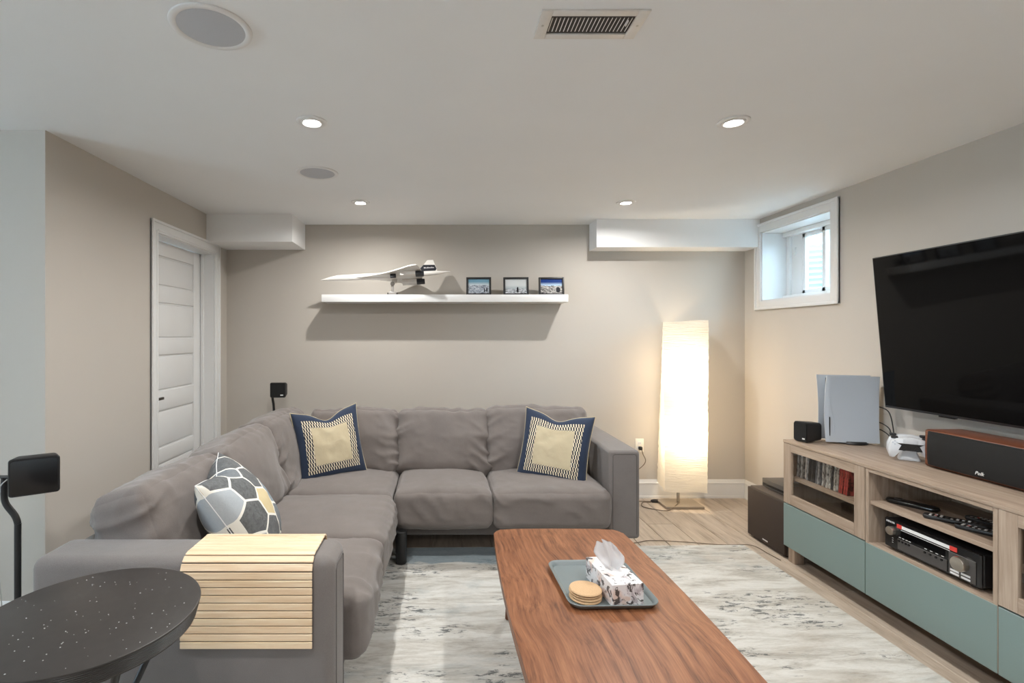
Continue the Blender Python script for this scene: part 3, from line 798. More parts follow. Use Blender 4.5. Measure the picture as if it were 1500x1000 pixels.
bmesh.ops.bevel(bm, geom=[e for e in bm.edges if abs(e.verts[0].co.z-e.verts[1].co.z) < 1e-6], offset=.006, segments=2, affect='EDGES')
finish(bm, 'tabletop', 'walnut', ct, 40)
for sx in (-1, 1):
    for sy in (-1, 1):
        tube('leg', [(sx*.225, sy*.60, ZT-.046), (sx*.245, sy*.665, 0.0045)], [.024, .014], 'walnut_leg', ct, 16, False)
for sy in (-1, 1): box('apron', (-.22, sy*.60-.012, ZT-.095), (.22, sy*.60+.012, ZT-.045), 'walnut_leg', ct, .003)
# tray
ZR = ZT+.0015
ty = thing('serving_tray', 'grey rectangular serving tray on the coffee table', 'tray', (.605, 1.935, ZR), (0, 0, D(1.5)))
def add_loft(bm, rings, mi=0):
    R = [[bm.verts.new(q) for q in ring] for ring in rings]
    for A, B in zip(R, R[1:]):
        m_ = len(A)
        for k in range(m_): bm.faces.new((A[k], A[(k+1) % m_], B[(k+1) % m_], B[k]))
    bm.faces.new(R[0][::-1]); bm.faces.new(R[-1])
bm = bmesh.new()
def rr3(w, h, r, z): return [(a, b, z) for a, b in rrect(w, h, r)]
add_loft(bm, [rr3(.292, .332, .035, .0), rr3(.320, .360, .045, .016), rr3(.322, .362, .046, .018), rr3(.318, .358, .044, .0195), rr3(.306, .346, .040, .0175), rr3(.286, .326, .032, .004)])
finish(bm, 'tray_body', 'traygrey', ty, 50)
# tissue box
zb = ZR+.0045
tb = thing('tissue_box', 'floral printed tissue box on the grey tray', 'tissue box', (.642, 1.888, zb), (0, 0, D(7)))
box('carton', (-.058, -.113, 0), (.058, .113, .078), 'tissuebox', tb, .0015, 1)
bm = bmesh.new(); add_prism(bm, [(.034*math.cos(2*PI*k/32), .062*math.sin(2*PI*k/32)+.005, .0782) for k in range(32)], (0, 0, .0006)); finish(bm, 'opening_film', 'tissue', tb, 0)
bm = bmesh.new(); nu, nv = 26, 30; g = []
for j in range(nv+1):
    s = j/nv; rowv = []
    for i in range(nu+1):
        t = -1+2*i/nu
        wd = .020+.036*math.sin(min(1, s*1.25)*PI*.55)*(1-.62*max(0, s-.55)/.45)
        lean_ = -.022*s*s*(1 if t < .2 else .6)-.004
        zz = .0786+.105*s*(1-.28*max(0, t)**1.5-.05*max(0, -t))
        xx = lean_+t*wd*(1.0)
        yy = .012*math.sin(t*5.5+s*2.2)*(1-.3*s)+.010*math.sin(t*11+s*4)*s-.02*s*t+.006*math.sin(s*7+t*3)
        rowv.append(bm.verts.new((xx, yy+.005, zz)))
    g.append(rowv)
for A, B in zip(g, g[1:]):
    for k in range(nu): bm.faces.new((A[k], A[k+1], B[k+1], B[k]))
bmesh.ops.solidify(bm, geom=list(bm.faces), thickness=.0006)
finish(bm, 'tissue', 'tissue', tb, 180)
# cork coasters
for k in range(4):
    bm = bmesh.new(); add_lathe(bm, [(0, 0), (.0525, 0), (.0558, .0015), (.0575, .0045), (.0558, .0075), (.0525, .009), (0, .009)], 48)
    o = finish(bm, 'coaster', 'cork', None, 50, (.523+(k % 2)*.002-.001*(k == 3), 1.835+.0015*(k % 3), zb+k*.0094))
    tag(o, ['round cork coaster at the bottom of the stack', 'round cork coaster second from the bottom of the stack', 'round cork coaster second from the top of the stack', 'round cork coaster on top of the stack'][k], 'coaster', 'stack of cork coasters')

# ------------------------------------------------------------------ round side table
st_ = thing('side_table', 'round black side table with water drops on top', 'table', (-.872, 1.262, 0))
ZS, RS = .682, .252
prof = [(0, ZS-.046), (RS-.03, ZS-.046), (RS-.012, ZS-.045)]
for k in range(8):
    z = ZS-.043+k*.0048
    prof += [(RS-.012+k*.0013, z), (RS-.0100+k*.0013, z+.0022), (RS-.012+k*.0013, z+.0044)]
prof += [(RS, ZS-.0035), (RS-.001, ZS-.001), (RS-.004, ZS), (0, ZS)]
lathe('tabletop', prof, 'tabletop_black', st_, 128, smooth=30)
for k in range(4):
    a = D(-40+90*k); c, s = math.cos(a), math.sin(a)
    tube('leg', [(c*r, s*r, z) for r, z in ((.195, ZS-.048), (.19, ZS-.07), (.165, ZS-.12), (.10, ZS-.24), (.06, ZS-.34), (.07, .20), (.13, .08), (.20, .012))], .0085, 'black_metal', st_, 10)
lathe('collar', [(0, .30), (.062, .30), (.062, .325), (0, .325)], 'black_metal', st_, 32)
tube('post', [(0, 0, .05), (0, 0, ZS-.035)], .011, 'black_metal', st_, 12, False)
bm = bmesh.new(); rnd = random.Random(5)
pts = []
for k in range(100):
    r = RS*.93*math.sqrt(rnd.random()); a = rnd.random()*2*PI
    pts.append((r*math.cos(a), r*math.sin(a), rnd.uniform(.0008, .0019)))
for x, y, r in pts:
    add_lathe(bm, [(0, r*.55), (r*.55, r*.45), (r*.9, r*.2), (r, 0)], 8, Matrix.Translation((x, y, ZS)))
o = finish(bm, 'water_drops', 'drops' if 'drops' in M else 'silver', st_, 180); o['kind'] = 'stuff'

# ------------------------------------------------------------------ surround speakers on stands
def sat_speaker(name, label, w, d, h, loc, rz, tilt=0, logo=True, face='grille'):
    t = thing(name, label, 'speaker', loc, (tilt, 0, rz))
    bm = bmesh.new()
    A = [(a, -d/2, b) for a, b in rrect(w, h, .012)]; B = [(a*.90, d/2, b*.88) for a, b in rrect(w, h, .02)]
    A0 = [(a*.97, -d/2-.004, b*.97) for a, b in rrect(w, h, .012)]
    add_loft(bm, [A0, A, B])
    finish(bm, 'cabinet', 'black', t, 40)
    bm = bmesh.new(); add_prism(bm, [(a, -d/2-.0038, b) for a, b in rrect(w*.90, h*.90, .010)], (0, -.006, 0))
    finish(bm, 'grille', face, t, 30)
    if logo: box('logo', (w*.18, -d/2-.0112, -h*.36), (w*.36, -d/2-.0095, -h*.29), 'print_white', t, 0)
    return t
# left stand beside the sofa
sx_, sy_ = X_at(26, 2.0), 2.0
stl = thing('speaker_stand', 'black bent-pole speaker stand beside the round side table', 'speaker stand', (sx_, sy_, 0))
lathe('base', [(0, 0), (.12, 0), (.125, .004), (.12, .014), (.03, .02), (0, .02)], 'black_metal', stl, 48)
zt_ = Z_at(699, 2.0)
tube('pole', [(0, 0, .015), (0, 0, .3), (0, 0, .60), (0, 0, .632), (-.012, 0, .665), (-.043, 0, .705), (-.053, 0, .735), (-.053, 0, .78), (-.053, 0, zt_)], .0115, 'black_metal', stl, 14)
box('mount_plate', (-.085, -.016, zt_), (.036, .016, zt_+.005), 'black_metal', stl, .001)
box('mount_plate', (.030, -.012, zt_-.045), (.0345, .012, zt_+.075), 'black_metal', stl, .001)
for dz in (-.03, .045): lathe('bolt', [(0, 0), (.006, 0), (.006, .01), (0, .01)], 'chrome', stl, 10, (.022, 0, zt_+dz), (0, PI/2, 0))
tube('cable', [(-.03, -.014, zt_-.004), (-.06, -.02, zt_-.05), (-.075, -.022, zt_-.2), (-.05, -.018, .35), (-.03, -.02, .02)], .0022, 'clearwire', stl, 6)
spk = sat_speaker('surround_speaker', 'glossy black surround speaker on the bent-pole stand', .155, .10, .142, (sx_+.098, 1.965, Z_at(691, 1.98)), D(35), D(0), False, 'black_gloss')
# rear stand behind the sofa corner
bx_, by_ = X_at(400, 4.16), 4.16
str_ = thing('speaker_stand', 'thin black speaker stand behind the sofa corner', 'speaker stand', (bx_, by_, 0))
lathe('base', [(0, 0), (.10, 0), (.105, .004), (.10, .012), (.03, .018), (0, .018)], 'black_metal', str_, 40)
tube('pole', [(.012, 0, .012), (.012, 0, .55), (.006, 0, .78), (-.004, 0, .86), (-.006, 0, .93)], .010, 'black_metal', str_, 10)
box('mount_plate', (-.012, -.02, .90), (.02, .006, .94), 'black_metal', str_, .002)
sat_speaker('surround_speaker', 'small black surround speaker with white logo, behind the sofa corner', .122, .085, .120, (X_at(409.5, 4.10), 4.09, Z_at(571, 4.06)), D(4))

# ------------------------------------------------------------------ wall shelf and what stands on it
SZ0, SZ1, SY0 = 1.643, 1.703, 4.075
SX0, SX1 = X_at(471, SY0), X_at(832.5, SY0)
sh = box('wall_shelf', (SX0, SY0, SZ0), (SX1, YB, SZ1), 'white', None, .002)
tag(sh, 'long white floating shelf on the back wall', 'shelf')
def photo_frame(px0, px1, label, pic):
    Y = 4.16; x0, x1 = X_at(px0, Y), X_at(px1, Y); w = x1-x0; hgt = .150
    t = thing('photo_frame', label, 'picture frame', ((x0+x1)/2, Y, SZ1), (D(-7), 0, D(-3)), 'small black photo frames on the wall shelf')
    b = .016
    for nm, lo, hi in (('frame_side', (-w/2, -.008, 0), (-w/2+b, .010, hgt)), ('frame_side', (w/2-b, -.008, 0), (w/2, .010, hgt)), ('frame_side', (-w/2, -.0079, 0), (w/2, .0099, b)), ('frame_side', (-w/2, -.0079, hgt-b), (w/2, .0099, hgt))):
        box(nm, lo, hi, 'black', t, .002)
    bm = bmesh.new(); uvl = bm.loops.layers.uv.new('UVMap')
    vs = [bm.verts.new(q) for q in ((-w/2+b, 0, b), (w/2-b, 0, b), (w/2-b, 0, hgt-b), (-w/2+b, 0, hgt-b))]
    f = bm.faces.new(vs)
    for lp, uv in zip(f.loops, ((0, 0), (1, 0), (1, 1), (0, 1))): lp[uvl].uv = uv
    o = finish(bm, 'print', pic, t, 0)
    box('backing', (-w/2+.01, .001, .01), (w/2-.01, .009, hgt-.01), 'black', t, 0)
    box('easel_back', (-.02, .01, .004), (.02, .03, hgt*.6), 'black', t, .002)
photo_frame(683, 719.5, 'black framed photo of a pale snowy valley with two small figures', 'pic1')
photo_frame(737.5, 774.5, 'black framed photo of a misty grey ridge with one dark figure', 'pic2')
photo_frame(789.5, 826.5, 'black framed photo with deep blue sky over dark rocks', 'pic3')
# model airliner
ap = thing('model_airplane', 'white delta-wing model airliner on a display stand', 'model airplane', (X_at(576, 4.16), 4.16, SZ1))
NOSE, TAIL = X_at(470, 4.10), X_at(660, 4.10)
cx0 = X_at(576, 4.16)
Lp = TAIL-NOSE
def plane_mat():
    c = Vector(((NOSE+TAIL)/2-cx0, 4.095-4.16, Z_at(404, 4.1)-SZ1))
    return Matrix.Translation(c) @ Matrix.Rotation(D(-2.6), 4, 'Y') @ Matrix.Rotation(D(-15), 4, 'X')
PMt = plane_mat()
# local: nose at -L/2 on x, +y away from the viewer, z up
bm = bmesh.new()
prof = [(-.5, .001, -.012), (-.46, .009, -.008), (-.42, .016, -.004), (-.37, .021, 0), (-.2, .023, 0), (.1, .023, 0), (.25, .021, .002), (.38, .015, .006), (.46, .007, .010), (.5, .0015, .013)]
rings = []
for t, r, dz in prof:
    rings.append([bm.verts.new((t*Lp, r*1.0*math.cos(2*PI*k/20), r*1.1*math.sin(2*PI*k/20)+dz)) for k in range(20)])
for A, B in zip(rings, rings[1:]):
    for k in range(20): bm.faces.new((A[k], A[(k+1) % 20], B[(k+1) % 20], B[k]))
bm.faces.new(rings[0][::-1]); bm.faces.new(rings[-1])
o = finish(bm, 'fuselage', 'model_white', ap, 50); o.data.transform(PMt)
for s in (-1, 1):
    bm = bmesh.new()
    poly = [(-.26, .015), (-.16, .034), (-.06, .062), (.04, .105), (.12, .155), (.18, .20), (.225, .218), (.245, .218), (.262, .19), (.278, .10), (.285, .015)]
    add_prism(bm, [(a*Lp, s*b, -.012) for a, b in poly], (0, 0, .008))
    o = finish(bm, 'wing', 'model_white', ap, 30); o.data.transform(PMt)
    bm = bmesh.new(); add_box(bm, (.12*Lp, s*.085-.032, -.045), (.235*Lp, s*.085+.032, -.012), .004)
    o = finish(bm, 'engine', 'model_white', ap); o.data.transform(PMt)
    bm = bmesh.new(); add_box(bm, (.232*Lp, s*.085-.031, -.044), (.298*Lp, s*.085+.031, -.016), .005)
    e2 = finish(bm, 'nozzle', 'model_dark', o); e2.data.transform(PMt)
    bm = bmesh.new(); add_box(bm, (.04*Lp, s*.06-.012, -.042), (.085*Lp, s*.06+.012, -.014), .003)
    e2 = finish(bm, 'landing_gear', 'model_dark' if s < 0 else 'model_white', ap); e2.data.transform(PMt)
bm = bmesh.new(); add_prism(bm, [(a*Lp, -.0045, b) for a, b in ((.20, .015), (.265, .040), (.325, .118), (.370, .118), (.395, .040), (.40, .012))], (0, .009, 0))
fin = finish(bm, 'tail_fin', 'model_white', ap, 30); fin.data.transform(PMt)
bm = bmesh.new(); add_prism(bm, [(a*Lp, -.0058, b) for a, b in ((.215, .024), (.262, .042), (.295, .078), (.380, .074), (.394, .038), (.385, .024))], (0, .0116, 0))
o = finish(bm, 'fin_stripe', 'model_dark', fin, 30); o.data.transform(PMt)
bm = bmesh.new()
for k in range(9): add_box(bm, ((.300+.009*k)*Lp-.0032, -.0064, .047), ((.300+.009*k)*Lp+.0032, -.0056, .057-.002*(k % 3)))
o = finish(bm, 'fin_lettering', 'print_white', fin, 0); o.data.transform(PMt)
bm = bmesh.new(); add_lathe(bm, [(0, -.012), (.017, -.012), (.017, .012), (0, .012)], 20, Matrix.Translation((0, -.055, .088)) @ Matrix.Rotation(PI/2, 4, 'X'))
finish(bm, 'stand_joint', 'acrylic', ap)
box('stand_post', (-.011, -.062, .018), (.011, -.046, .09), 'acrylic', ap, .003)
box('stand_base', (-.032, -.078, .0), (.032, .03, .022), 'acrylic', ap, .004)
for s in (-1, 1): box('stand_peg', (s*.036-.006, -.075, .001), (s*.036+.006, -.05, .018), 'bronze', ap, .003)

# ------------------------------------------------------------------ floor lamp
lx, ly = 1.937, 4.118
fl = thing('floor_lamp', 'lit square paper-shade floor lamp in the corner', 'lamp', (lx, ly, 0))
box('base', (-.152, -.101, 0), (.152, .101, .022), 'lampbase', fl, .004)
tube('stem', [(-.012, 0, .02), (-.012, 0, 1.30)], .012, 'chrome', fl, 16, False)
z0, z1 = .150, 1.487
bm = bmesh.new(); rings = []
NZ = 60
for j in range(NZ+1):
    t = j/NZ; z = z0+(z1-z0)*t
    a = D(-12-12*t); s = .305+.016*t
    ring = []
    for cx_, cy_ in rrect(s, s, .012, 2): 
        ring.append(None)
    pr = []
    base = [(-.5, -.5), (.5, -.5), (.5, .5), (-.5, .5)]
    for q in range(4):
        A = base[q]; B = base[(q+1) % 4]
        for k in range(10):
            u = k/10; pr.append((A[0]+(B[0]-A[0])*u, A[1]+(B[1]-A[1])*u))
    vv = []
    for (u, v) in pr:
        x, y = u*s, v*s
        nz_ = .0035*noise.noise(Vector((x*5, y*5, z*42)))+.003*noise.noise(Vector((x*9+4, y*9, z*75)))
        k = 1+nz_/(s*.5)
        x, y = x*k, y*k
        vv.append(bm.verts.new((x*math.cos(a)-y*math.sin(a)+.012+.028*t, x*math.sin(a)+y*math.cos(a)-.004*t, z+.006*math.sin(u*5)*(1 if j in (0, NZ) else 0))))
    rings.append(vv)
for A, B in zip(rings, rings[1:]):
    m_ = len(A)
    for k in range(m_): bm.faces.new((A[k], A[(k+1) % m_], B[(k+1) % m_], B[k]))
finish(bm, 'shade', 'paper', fl, 40)
for zz in (.60, 1.10):
    bm = bmesh.new(); bmesh.ops.create_uvsphere(bm, u_segments=20, v_segments=12, radius=.032)
    finish(bm, 'bulb', 'bulb_on', fl, 180, (.02, -.02, zz))
    l = bpy.data.lights.new('bulb_light', 'POINT'); l.energy = BULB; l.color = (1.0, .80, .55); l.shadow_soft_size = .05
    lo = bpy.data.objects.new('bulb_light', l); COL.objects.link(lo); lo.parent = fl; lo.location = (.02, -.07, zz)
sw = lathe('foot_switch', [(0, 0), (.034, 0), (.040, .006), (.036, .018), (.018, .024), (0, .025)], 'black', fl, 24, (-.165, .075, 0)); sw.scale = (1, .55, 1)
tube('cord', [(-.012, .0, .035), (-.05, -.06, .027), (-.16, -.135, .004), (-.27, -.09, .004), (-.315, -.03, .004), (-.27, .065, .004), (-.21, .065, .004), (-.165, .075, .006)], .0035, 'wire', fl, 8)
tube('cord', [(-.13, .075, .006), (-.24, .09, .004), (-.36, .10, .004), (-.40, .12, .02), (-.37, .15, .16), (-.22, .155, .30), (-.235, .155, .38), (-.247, .158, .425)], .0035, 'wire', fl, 8)
# outlet
ox, oz = X_at(936.5, YB), Z_at(652, YB)
ou = thing('wall_outlet', 'ivory wall outlet beside the sofa arm', 'outlet', (ox, YB, oz))
box('cover_plate', (-.036, -.006, -.058), (.036, 0, .058), 'ivory', ou, .002)
for dz in (-.02, .02):
    f_ = box('socket', (-.016, -.0075, dz-.014), (.016, -.005, dz+.014), 'white', ou, .003)
    for dx in (-.006, .006): box('slot', (dx-.001, -.0079, dz-.004), (dx+.001, -.007, dz+.005), 'black', f_, 0)
o = box('power_plug', (ox-.014, YB-.04, oz-.034), (ox+.014, YB-.0078, oz-.006), 'black', None, .006)
tag(o, 'black plug in the wall outlet', 'plug')

# ------------------------------------------------------------------ media cabinets
XC = 2.097; CB, CT = .10, .722
XBK = XC+.42
Ys = [3.11, 2.512, 1.914, 1.316]
wt = box('cabinet_top', (XC-.002, Ys[3], CT), (XBK, Ys[0], .740), 'oak_y', None, .002)
tag(wt, 'long grey oak top board across the three media cabinets', 'worktop')
def cabinet(y1, y0, label, door, shelf_z):
    c = thing('media_cabinet', label, 'cabinet', (XC+.2, (y0+y1)/2, 0))
    yc = (y0+y1)/2; hy_ = (y1-y0)/2-.0008
    def b(name, lo, hi, mat, par=None, bev=.0012): return box(name, (lo[0]-.2, lo[1], lo[2]), (hi[0]-.2, hi[1], hi[2]), mat, par or c, bev, 1)
    e = .0
    fr = .020          # front thickness
    for s in (-1, 1): b('side_panel', (fr if door else .002, min(s*hy_, s*(hy_-.018)), CB), (.42, max(s*hy_, s*(hy_-.018)), CT-.0005), 'oak_z')
    b('bottom_panel', (fr, -hy_+.018, CB), (.42, hy_-.018, CB+.018), 'oak_y')
    b('top_panel', (fr if door else .002, -hy_+.018, CT-.018), (.42, hy_-.018, CT-.0006), 'oak_y')
    b('middle_panel', (fr if door else .003, -hy_+.018, .342), (.42, hy_-.018, .360), 'oak_y')
    b('shelf', (.025 if door else .010, -hy_+.0185, shelf_z-.018), (.40, hy_-.0185, shelf_z), 'oak_y')
    b('back_panel', (.41, -hy_+.01, CB+.01), (.418, hy_-.01, CT-.01), 'oak_y')
    d = b('drawer_front', (0, -hy_+.0012, CB-.002), (.018, hy_-.0012, .354), 'teal', None, .0015)
    if door:
        W_ = .066
        z0_, z1_ = .3605, CT-.001
        dd = b('glass_door', (0, -hy_+.0012, z0_), (.018, -hy_+W_, z1_), 'oak_z')
        b('door_stile', (0, hy_-W_, z0_), (.018, hy_-.0012, z1_), 'oak_z', dd)
        b('door_rail', (.0003, -hy_+W_, z0_), (.018, hy_-W_, z0_+.058), 'oak_y', dd)
        b('door_rail', (.0003, -hy_+W_, z1_-.046), (.018, hy_-W_, z1_), 'oak_y', dd)
        b('pane', (.009, -hy_+W_-.004, z0_+.054), (.012, hy_-W_+.004, z1_-.042), 'door_glass', dd, 0)
        for zz in (.47, .66): b('hinge', (.03, hy_-.034, zz-.012), (.075, hy_-.018, zz+.012), 'chrome', dd, .003)
    return c
c1 = cabinet(Ys[0], Ys[1], 'grey oak media cabinet with game cases behind its glass door', True, .522)
c2 = cabinet(Ys[1], Ys[2], 'grey oak media cabinet with open shelves holding the receiver', False, .565)
c3 = cabinet(Ys[2], Ys[3], 'grey oak media cabinet with glass door, near end of the bench', True, .522)
for c, ylist in ((c1, (.265, -.265)), (c2, (-.265,)), (c3, (-.265,))):
    for yy in ylist:
        for xx in ((.055, .36) if (c is c1 and yy > 0) or c is c3 else (.36,)):
            box('leg', (xx-.028-.2, yy-.028, 0), (xx+.028-.2, yy+.028, CB), 'oak_z', c, .002)
# game cases
cols = [(188, 186, 184), (60, 60, 62), (150, 150, 152), (206, 204, 200), (84, 82, 82), (130, 126, 124), (36, 36, 40), (170, 168, 166), (196, 190, 184), (72, 74, 80), (142, 96, 90), (110, 112, 118)]
def case_mat(i, c):
    m, nt, p = newmat('case_spine_%d' % i)
    n = noise_(nt, coords(nt, scale=(1, 3, 1), loc=(i*1.7, i, 0)), 34, 3, .6)
    setp(nt, p, Base_Color=ramp(nt, n, [(.40, tuple(x*.25 for x in srgb(*c)[:3])+(1,)), (.5, srgb(*c)), (.62, tuple(min(1, x*1.3) for x in srgb(*c)[:3])+(1,))]), Roughness=.3)
    return m
cms = [case_mat(i, c) for i, c in enumerate(cols)]; redm = case_mat(40, (176, 66, 60)); redtop = case_mat(41, (200, 70, 62))
y = Ys[0]-.030; zsh = .5225
rg = random.Random(3); NC = 23
for k in range(NC):
    red = k >= NC-4
    thk = .0145; hgt = .171 if not red else .171
    if k == NC-5: y -= .004
    m_ = redm if red else cms[(k*5+rg.randrange(3)) % len(cms)]
    ln_ = D(4.0)
    bm = bmesh.new(); add_box(bm, (0, -thk, 0), (.135, 0, hgt), .0015, 1)
    o = finish(bm, 'game_case', m_, None, 30, (XC+.058+rg.uniform(-.003, .003), y, zsh+.001), (ln_, 0, 0))
    if k in (3, 4) and not red:
        bm = bmesh.new(); add_box(bm, (-.0006, -thk+.001, hgt-.035), (.001, -.001, hgt-.008), 0); finish(bm, 'spine_band', 'red', o)
    y -= thk*1.06+.0014
    ORD = ['first', 'second', 'third', 'fourth', 'fifth', 'sixth', 'seventh', 'eighth', 'ninth', 'tenth', 'eleventh', 'twelfth', 'thirteenth', 'fourteenth', 'fifteenth', 'sixteenth', 'seventeenth', 'eighteenth', 'nineteenth']
    if red: tag(o, 'red game case behind glass, %s red one after the grey cases' % ORD[k-NC+4], 'game case', 'red game cases behind the glass door')
    else: tag(o, 'game case behind the glass door, %s from the cabinet end wall' % ORD[k], 'game case', 'grey and black game cases behind the glass door')

# receiver
rc = thing('av_receiver', 'black stereo receiver with two silver dials in the open cabinet', 'receiver', (XC+.030, 2.218, .3605))
hw = .217
def rb(name, lo, hi, mat, par=None, bev=.001): return box(name, lo, hi, mat, par or rc, bev, 1)
rb('chassis', (.012, -hw, .014), (.36, hw, .145), 'black', None, .004)
fp = rb('front_panel', (0, -hw, .013), (.013, hw, .148), 'black_gloss', None, .004)
for xx in (.04, .32):
    for yy in (-.17, .17): lathe('foot', [(0, 0), (.022, 0), (.024, .003), (.022, .0145), (0, .0145)], 'black', rc, 20, (xx, yy, 0))
# y grows away from the viewer: left of the front as seen = +y
rb('display_window', (-.0012, -.075, .082), (.001, .13, .108), 'tv', fp, 0)
rb('sticker_strip', (-.0015, -.095, .120), (.0, .125, .134), 'print_white', fp, 0)
rb('sticker_red', (-.0018, .125, .118), (.0, .150, .136), 'red', fp, 0)
rb('sticker_red', (-.0018, -.125, .118), (.0, -.095, .136), 'red', fp, 0)
rb('silver_line', (-.0014, -.095, .1125), (.0, .13, .1145), 'silver', fp, 0)
rb('control_panel', (-.0035, -.085, .022), (.0, .145, .070), 'dvr', fp, .001)
rb('dial_panel', (-.0030, -.20, .020), (.0, -.092, .112), 'dvr', fp, .001)
for yy in (.135, .118, .101, .086, .01, -.015, -.04, -.065):
    lathe('button', [(0, 0), (.0048, 0), (.0048, .004), (0, .0045)], 'silver' if False else 'black_gloss', fp, 14, (-.0035, yy, .062), (0, -PI/2, 0))
    rb('button_mark', (-.0016, yy-.005, .0765), (0, yy+.005, .0785), 'print_white', fp, 0)
lathe('dial', [(0, .0), (.019, 0), (.020, .016), (.018, .020), (.006, .0195), (0, .019)], 'chrome', fp, 36, (0, .172, .096), (0, -PI/2, 0))
lathe('dial', [(0, .0), (.029, 0), (.030, .018), (.027, .024), (.008, .0235), (0, .023)], 'chrome', fp, 40, (-.003, -.148, .082), (0, -PI/2, 0))
text_mesh('brand_lettering', 'DENON', .012, 'print_white', fp, frame_mat((-.0006, .185, .133), (0, -1, 0), (0, 0, 1)), .0004)
for yy, zz in ((-.118, .040), (-.162, .042), (-.118, .028), (-.162, .028)): rb('badge', (-.0042, yy-.018, zz-.004), (-.0028, yy+.018, zz+.004), 'print_white', fp, 0)
for zz in (.05, .06, .04): rb('button_mark', (-.0008, .170, zz), (0, .176, zz+.002), 'print_white', fp, 0)
for zz in (.03, .11): lathe('screw', [(0, 0), (.004, 0), (.004, .002), (0, .002)], 'chrome', rc, 10, (.07, -hw, zz), (PI/2, 0, 0))
# remotes on the shelf
def remote(label, x, y, rz, l, w, dark=True, round_=False):
    t = thing('remote_control', label, 'remote', (x, y, .5655), (0, 0, rz))
    bm = bmesh.new()
    add_loft(bm, [[(a, b, .0) for a, b in rrect(l*.97, w*.9, w*.3)], [(a, b, .006) for a, b in rrect(l, w, w*.33)], [(a, b, .014) for a, b in rrect(l, w, w*.33)], [(a, b, .017) for a, b in rrect(l*.97, w*.9, w*.3)]])
    finish(bm, 'case', 'black', t, 40)
    rg = random.Random(int(l*1000+y*100))
    nb = int(l/.017)-2
    for i in range(nb):
        for j in (-1, 0, 1):
            xx = -l/2+.025+i*.017
            mt = 'print_white' if rg.random() < .55 else 'dvr'
            if i == 1: mt = 'red' if j == 0 else 'print_white'
            bm = bmesh.new(); add_box(bm, (xx-.0045, j*w*.27-.004, .0165), (xx+.0045, j*w*.27+.004, .0188), .001, 1); finish(bm, 'button', mt, t, 30)
    return t
# game pad-like round remote
t = thing('remote_control', 'black rounded media remote alone on the open shelf', 'remote', (XC+.13, 2.40, .5655), (0, 0, D(-62)))
bm = bmesh.new(); add_loft(bm, [[(a, b, 0) for a, b in rrect(.185, .042, .02)], [(a, b, .010) for a, b in rrect(.20, .05, .0245)], [(a, b, .020) for a, b in rrect(.19, .042, .02)], [(a, b, .023) for a, b in rrect(.16, .025, .012)]]); finish(bm, 'case', 'black_gloss', t, 60)
bm = bmesh.new(); add_lathe(bm, [(.012, .0225), (.016, .0245), (.018, .0225)], 24); finish(bm, 'ring_pad', 'dvr', t, 60, (-.05, 0, 0))
remote('black remote with white and red buttons across the open shelf', XC+.12, 2.185, D(-52), .21, .05)
remote('black remote with white buttons lying behind the others', XC+.245, 2.15, D(-78), .19, .048)
remote('slim black remote at the receiver dial end of the shelf', XC+.125, 2.06, D(-60), .20, .045)

# ------------------------------------------------------------------ on the cabinet top
ZK = .7405
# small satellite speaker
sat_speaker('satellite_speaker', 'small black cube speaker at the far end of the bench', .088, .105, .118, (2.185+.01, 3.035, ZK+.062), D(-76), 0, True)
# games console
pc = thing('game_console', 'tall white game console standing on the media bench', 'game console', (2.405, 3.005, ZK), (0, 0, D(-13)))
bm = bmesh.new(); add_lathe(bm, [(0, 0), (.074, 0), (.078, .004), (.072, .016), (0, .016)], 40); o = finish(bm, 'stand', 'black', pc); o.location = (.02, 0, 0)
box('core', (-.105, -.022, .017), (.128, .026, .383), 'black_gloss', pc, .006)
def shell(ys, name):
    bm = bmesh.new(); nu_, nv_ = 20, 24; outer = []; inner = []
    for j in range(nv_+1):
        v = j/nv_
        ro, ri = [], []
        for i in range(nu_+1):
            u = i/nu_
            x = -.135+.275*u; z = .010+.385*v
            x0f = -.135+.012*math.sin(v*PI)*0-.006*v
            flare = .038+.016*(abs(2*v-1))**2*(.6+.6*(1-u))+.010*(1-u)**2*v
            if u < .05: flare -= .004*(1-u/.05)
            ro.append(bm.verts.new((x+x0f*0, ys*flare, z)))
            ri.append(bm.verts.new((x, ys*(flare-.004), z)))
        outer.append(ro); inner.append(ri)
    for g1, fl_ in ((outer, ys < 0), (inner, ys > 0)):
        for j in range(nv_):
            for i in range(nu_):
                f = (g1[j][i], g1[j][i+1], g1[j+1][i+1], g1[j+1][i]); bm.faces.new(f)
    for j in range(nv_):
        for i in (0, nu_): bm.faces.new((outer[j][i], outer[j+1][i], inner[j+1][i], inner[j][i]))
    for i in range(nu_):
        for j in (0, nv_): bm.faces.new((outer[j][i], outer[j][i+1], inner[j][i+1], inner[j][i]))
    return finish(bm, name, 'ps_white', pc, 40)
sh1 = shell(-1, 'side_shell'); shell(1, 'side_shell')
box('disc_slot', (-.115, -.0515, .045), (-.111, -.044, .155), 'black', sh1, .001)
tube('crease', [(-.09, -.048, .018), (-.088, -.047, .10), (-.098, -.0445, .19), (-.112, -.0450, .26)], .0012, 'ps_white', sh1, 6)
for i, (z, zb_) in enumerate(((.215, .0), (.125, .0), (.085, .0))):
    tube('cable', [(.128, 0, z), (.150, -.035, z+.003), (.162, -.09, z-.02), (.160, -.13+.02*i, z*.5), (.150, -.16+.03*i, .004)], .003, 'black', pc, 8)
